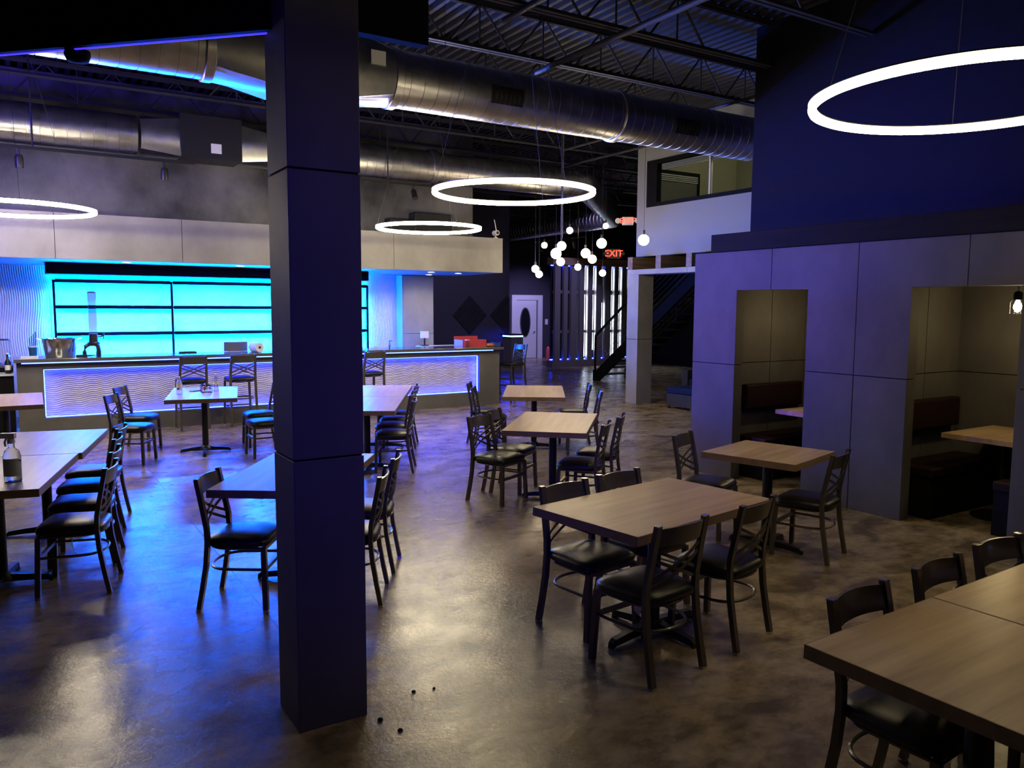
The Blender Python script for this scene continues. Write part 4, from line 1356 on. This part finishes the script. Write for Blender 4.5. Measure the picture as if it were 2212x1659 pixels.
ph = thing('phone', 'flat phone lying beside the condiment caddy', 'phone', (1.96, 10.72, 0.76), 0.4)
obj('body', MB().box(-0.09, 0.09, -0.04, 0.04, 0, 0.012), M['red'], ph, bevel=0.003)
obj('screen', MB().box(-0.083, 0.083, -0.036, 0.036, 0.0122, 0.0132), M['iron'], ph)

rb = thing('red_box', 'open red cardboard carton on the bar end', 'box', (7.44, 13.34, Zb))
mb = MB()
mb.box(-0.26, 0.26, -0.17, 0.17, 0, 0.006).box(-0.26, 0.26, -0.17, -0.162, 0.006, 0.13).box(-0.26, 0.26, 0.162, 0.17, 0.006, 0.13)
mb.box(-0.26, -0.252, -0.162, 0.162, 0.006, 0.13).box(0.252, 0.26, -0.162, 0.162, 0.006, 0.13)
obj('carton', mb, M['red'], rb)
obj('flap', MB().box(-0.26, 0.26, 0.171, 0.175, 0.10, 0.19), M['red'], rb)
cu_ = thing('clear_cup', 'clear plastic cup in front of the red carton', 'cup', (7.22, 13.06, Zb))
obj('cup', MB().lathe([(0.038, 0), (0.05, 0.13), (0.047, 0.13), (0.036, 0.004)], 20), M['plastic'], cu_, True)
obj('lid', MB().lathe([(0.052, 0.131), (0.052, 0.137), (0.03, 0.14)], 20), M['paper'], cu_)
og = thing('orange_bag', 'small orange packet at the end of the bar top', 'packet', (7.80, 13.22, Zb))
obj('packet', MB().lathe([(0.06, 0), (0.095, 0.012), (0.09, 0.045), (0.04, 0.06)], 14), M['orange'], og, True)
obj('seal', MB().box(-0.03, 0.03, -0.11, -0.09, 0.01, 0.02), M['orange'], og)
wc2 = thing('small_tub', 'tiny white tub on the bar beside the pillar', 'tub', (5.50, 13.35, Zb))
obj('tub', MB().lathe([(0.03, 0), (0.036, 0.03), (0.033, 0.03)], 16), M['paper'], wc2, True)
obj('lid', MB().lathe([(0.037, 0.0305), (0.037, 0.036)], 16), M['paper'], wc2)
rg_ = thing('card_terminal', 'dark payment terminal with a small screen on the return counter', 'device', (7.15, 14.75, 1.05))
obj('base', MB().box(-0.07, 0.07, -0.06, 0.06, 0, 0.02), M['iron'], rg_)
obj('stem', MB().box(-0.015, 0.015, -0.01, 0.01, 0.021, 0.16), M['iron'], rg_)
scn_ = MB().box(-0.09, 0.09, -0.012, 0.012, 0.161, 0.30)
obj('screen', scn_, M['paper'], rg_)
# left end of the bar area
for i, (x, y, z, r, h, s_) in enumerate(((-0.15, 13.95, 0.985, 0.085, 0.34, 'clear square drink jar with a dark lid left of the bar end'), (-0.38, 13.98, 0.985, 0.085, 0.32, 'clear drink jar cut by the picture edge left of the bar'))):
    t = thing('drink_jar', s_, 'jar', (x, y, z), 0, 'drink jars')
    obj('jar', MB().lathe([(r * 0.85, 0.0), (r, 0.01), (r, h), (r - 0.006, h), (r - 0.006, 0.012)], 6), M['plastic'], t)
    obj('lid', MB().lathe([(r + 0.012, h + 0.001), (r + 0.012, h + 0.016), (0.03, h + 0.024)], 20), M['iron'], t, True)
bt = thing('dark_bottle', 'dark bottle with a pale label on the low counter left of the bar', 'bottle', (-0.10, 13.15, 0.89))
obj('body', MB().lathe([(0.035, 0), (0.038, 0.01), (0.038, 0.16), (0.014, 0.21), (0.014, 0.27)], 18), M['iron'], bt, True)
obj('label_band', MB().lathe([(0.0385, 0.05), (0.0385, 0.12)], 18, cap=False), M['paper'], bt, True)
obj('cap', MB().lathe([(0.016, 0.271), (0.016, 0.29)], 12), M['paper'], bt)
# crumbs of debris on the floor right of the pillar
for i, (x, y, r) in enumerate(((1.32, 3.20, 0.014), (1.56, 3.36, 0.011), (1.66, 3.34, 0.008), (1.36, 3.07, 0.013))):
    mb = MB().lathe([(r * 0.5, 0), (r, r * 0.3), (r * 0.8, r * 0.7), (r * 0.3, r * 0.9)], 7)
    tag(obj('floor_crumb', mb, M['black'], None, loc=(x, y, 0)), 'tiny dark crumb on the floor ' + ('nearest the pillar foot', 'largest of the far pair', 'smallest and furthest from the pillar', 'lowest in front of the pillar')[i], 'debris', 'floor crumbs')
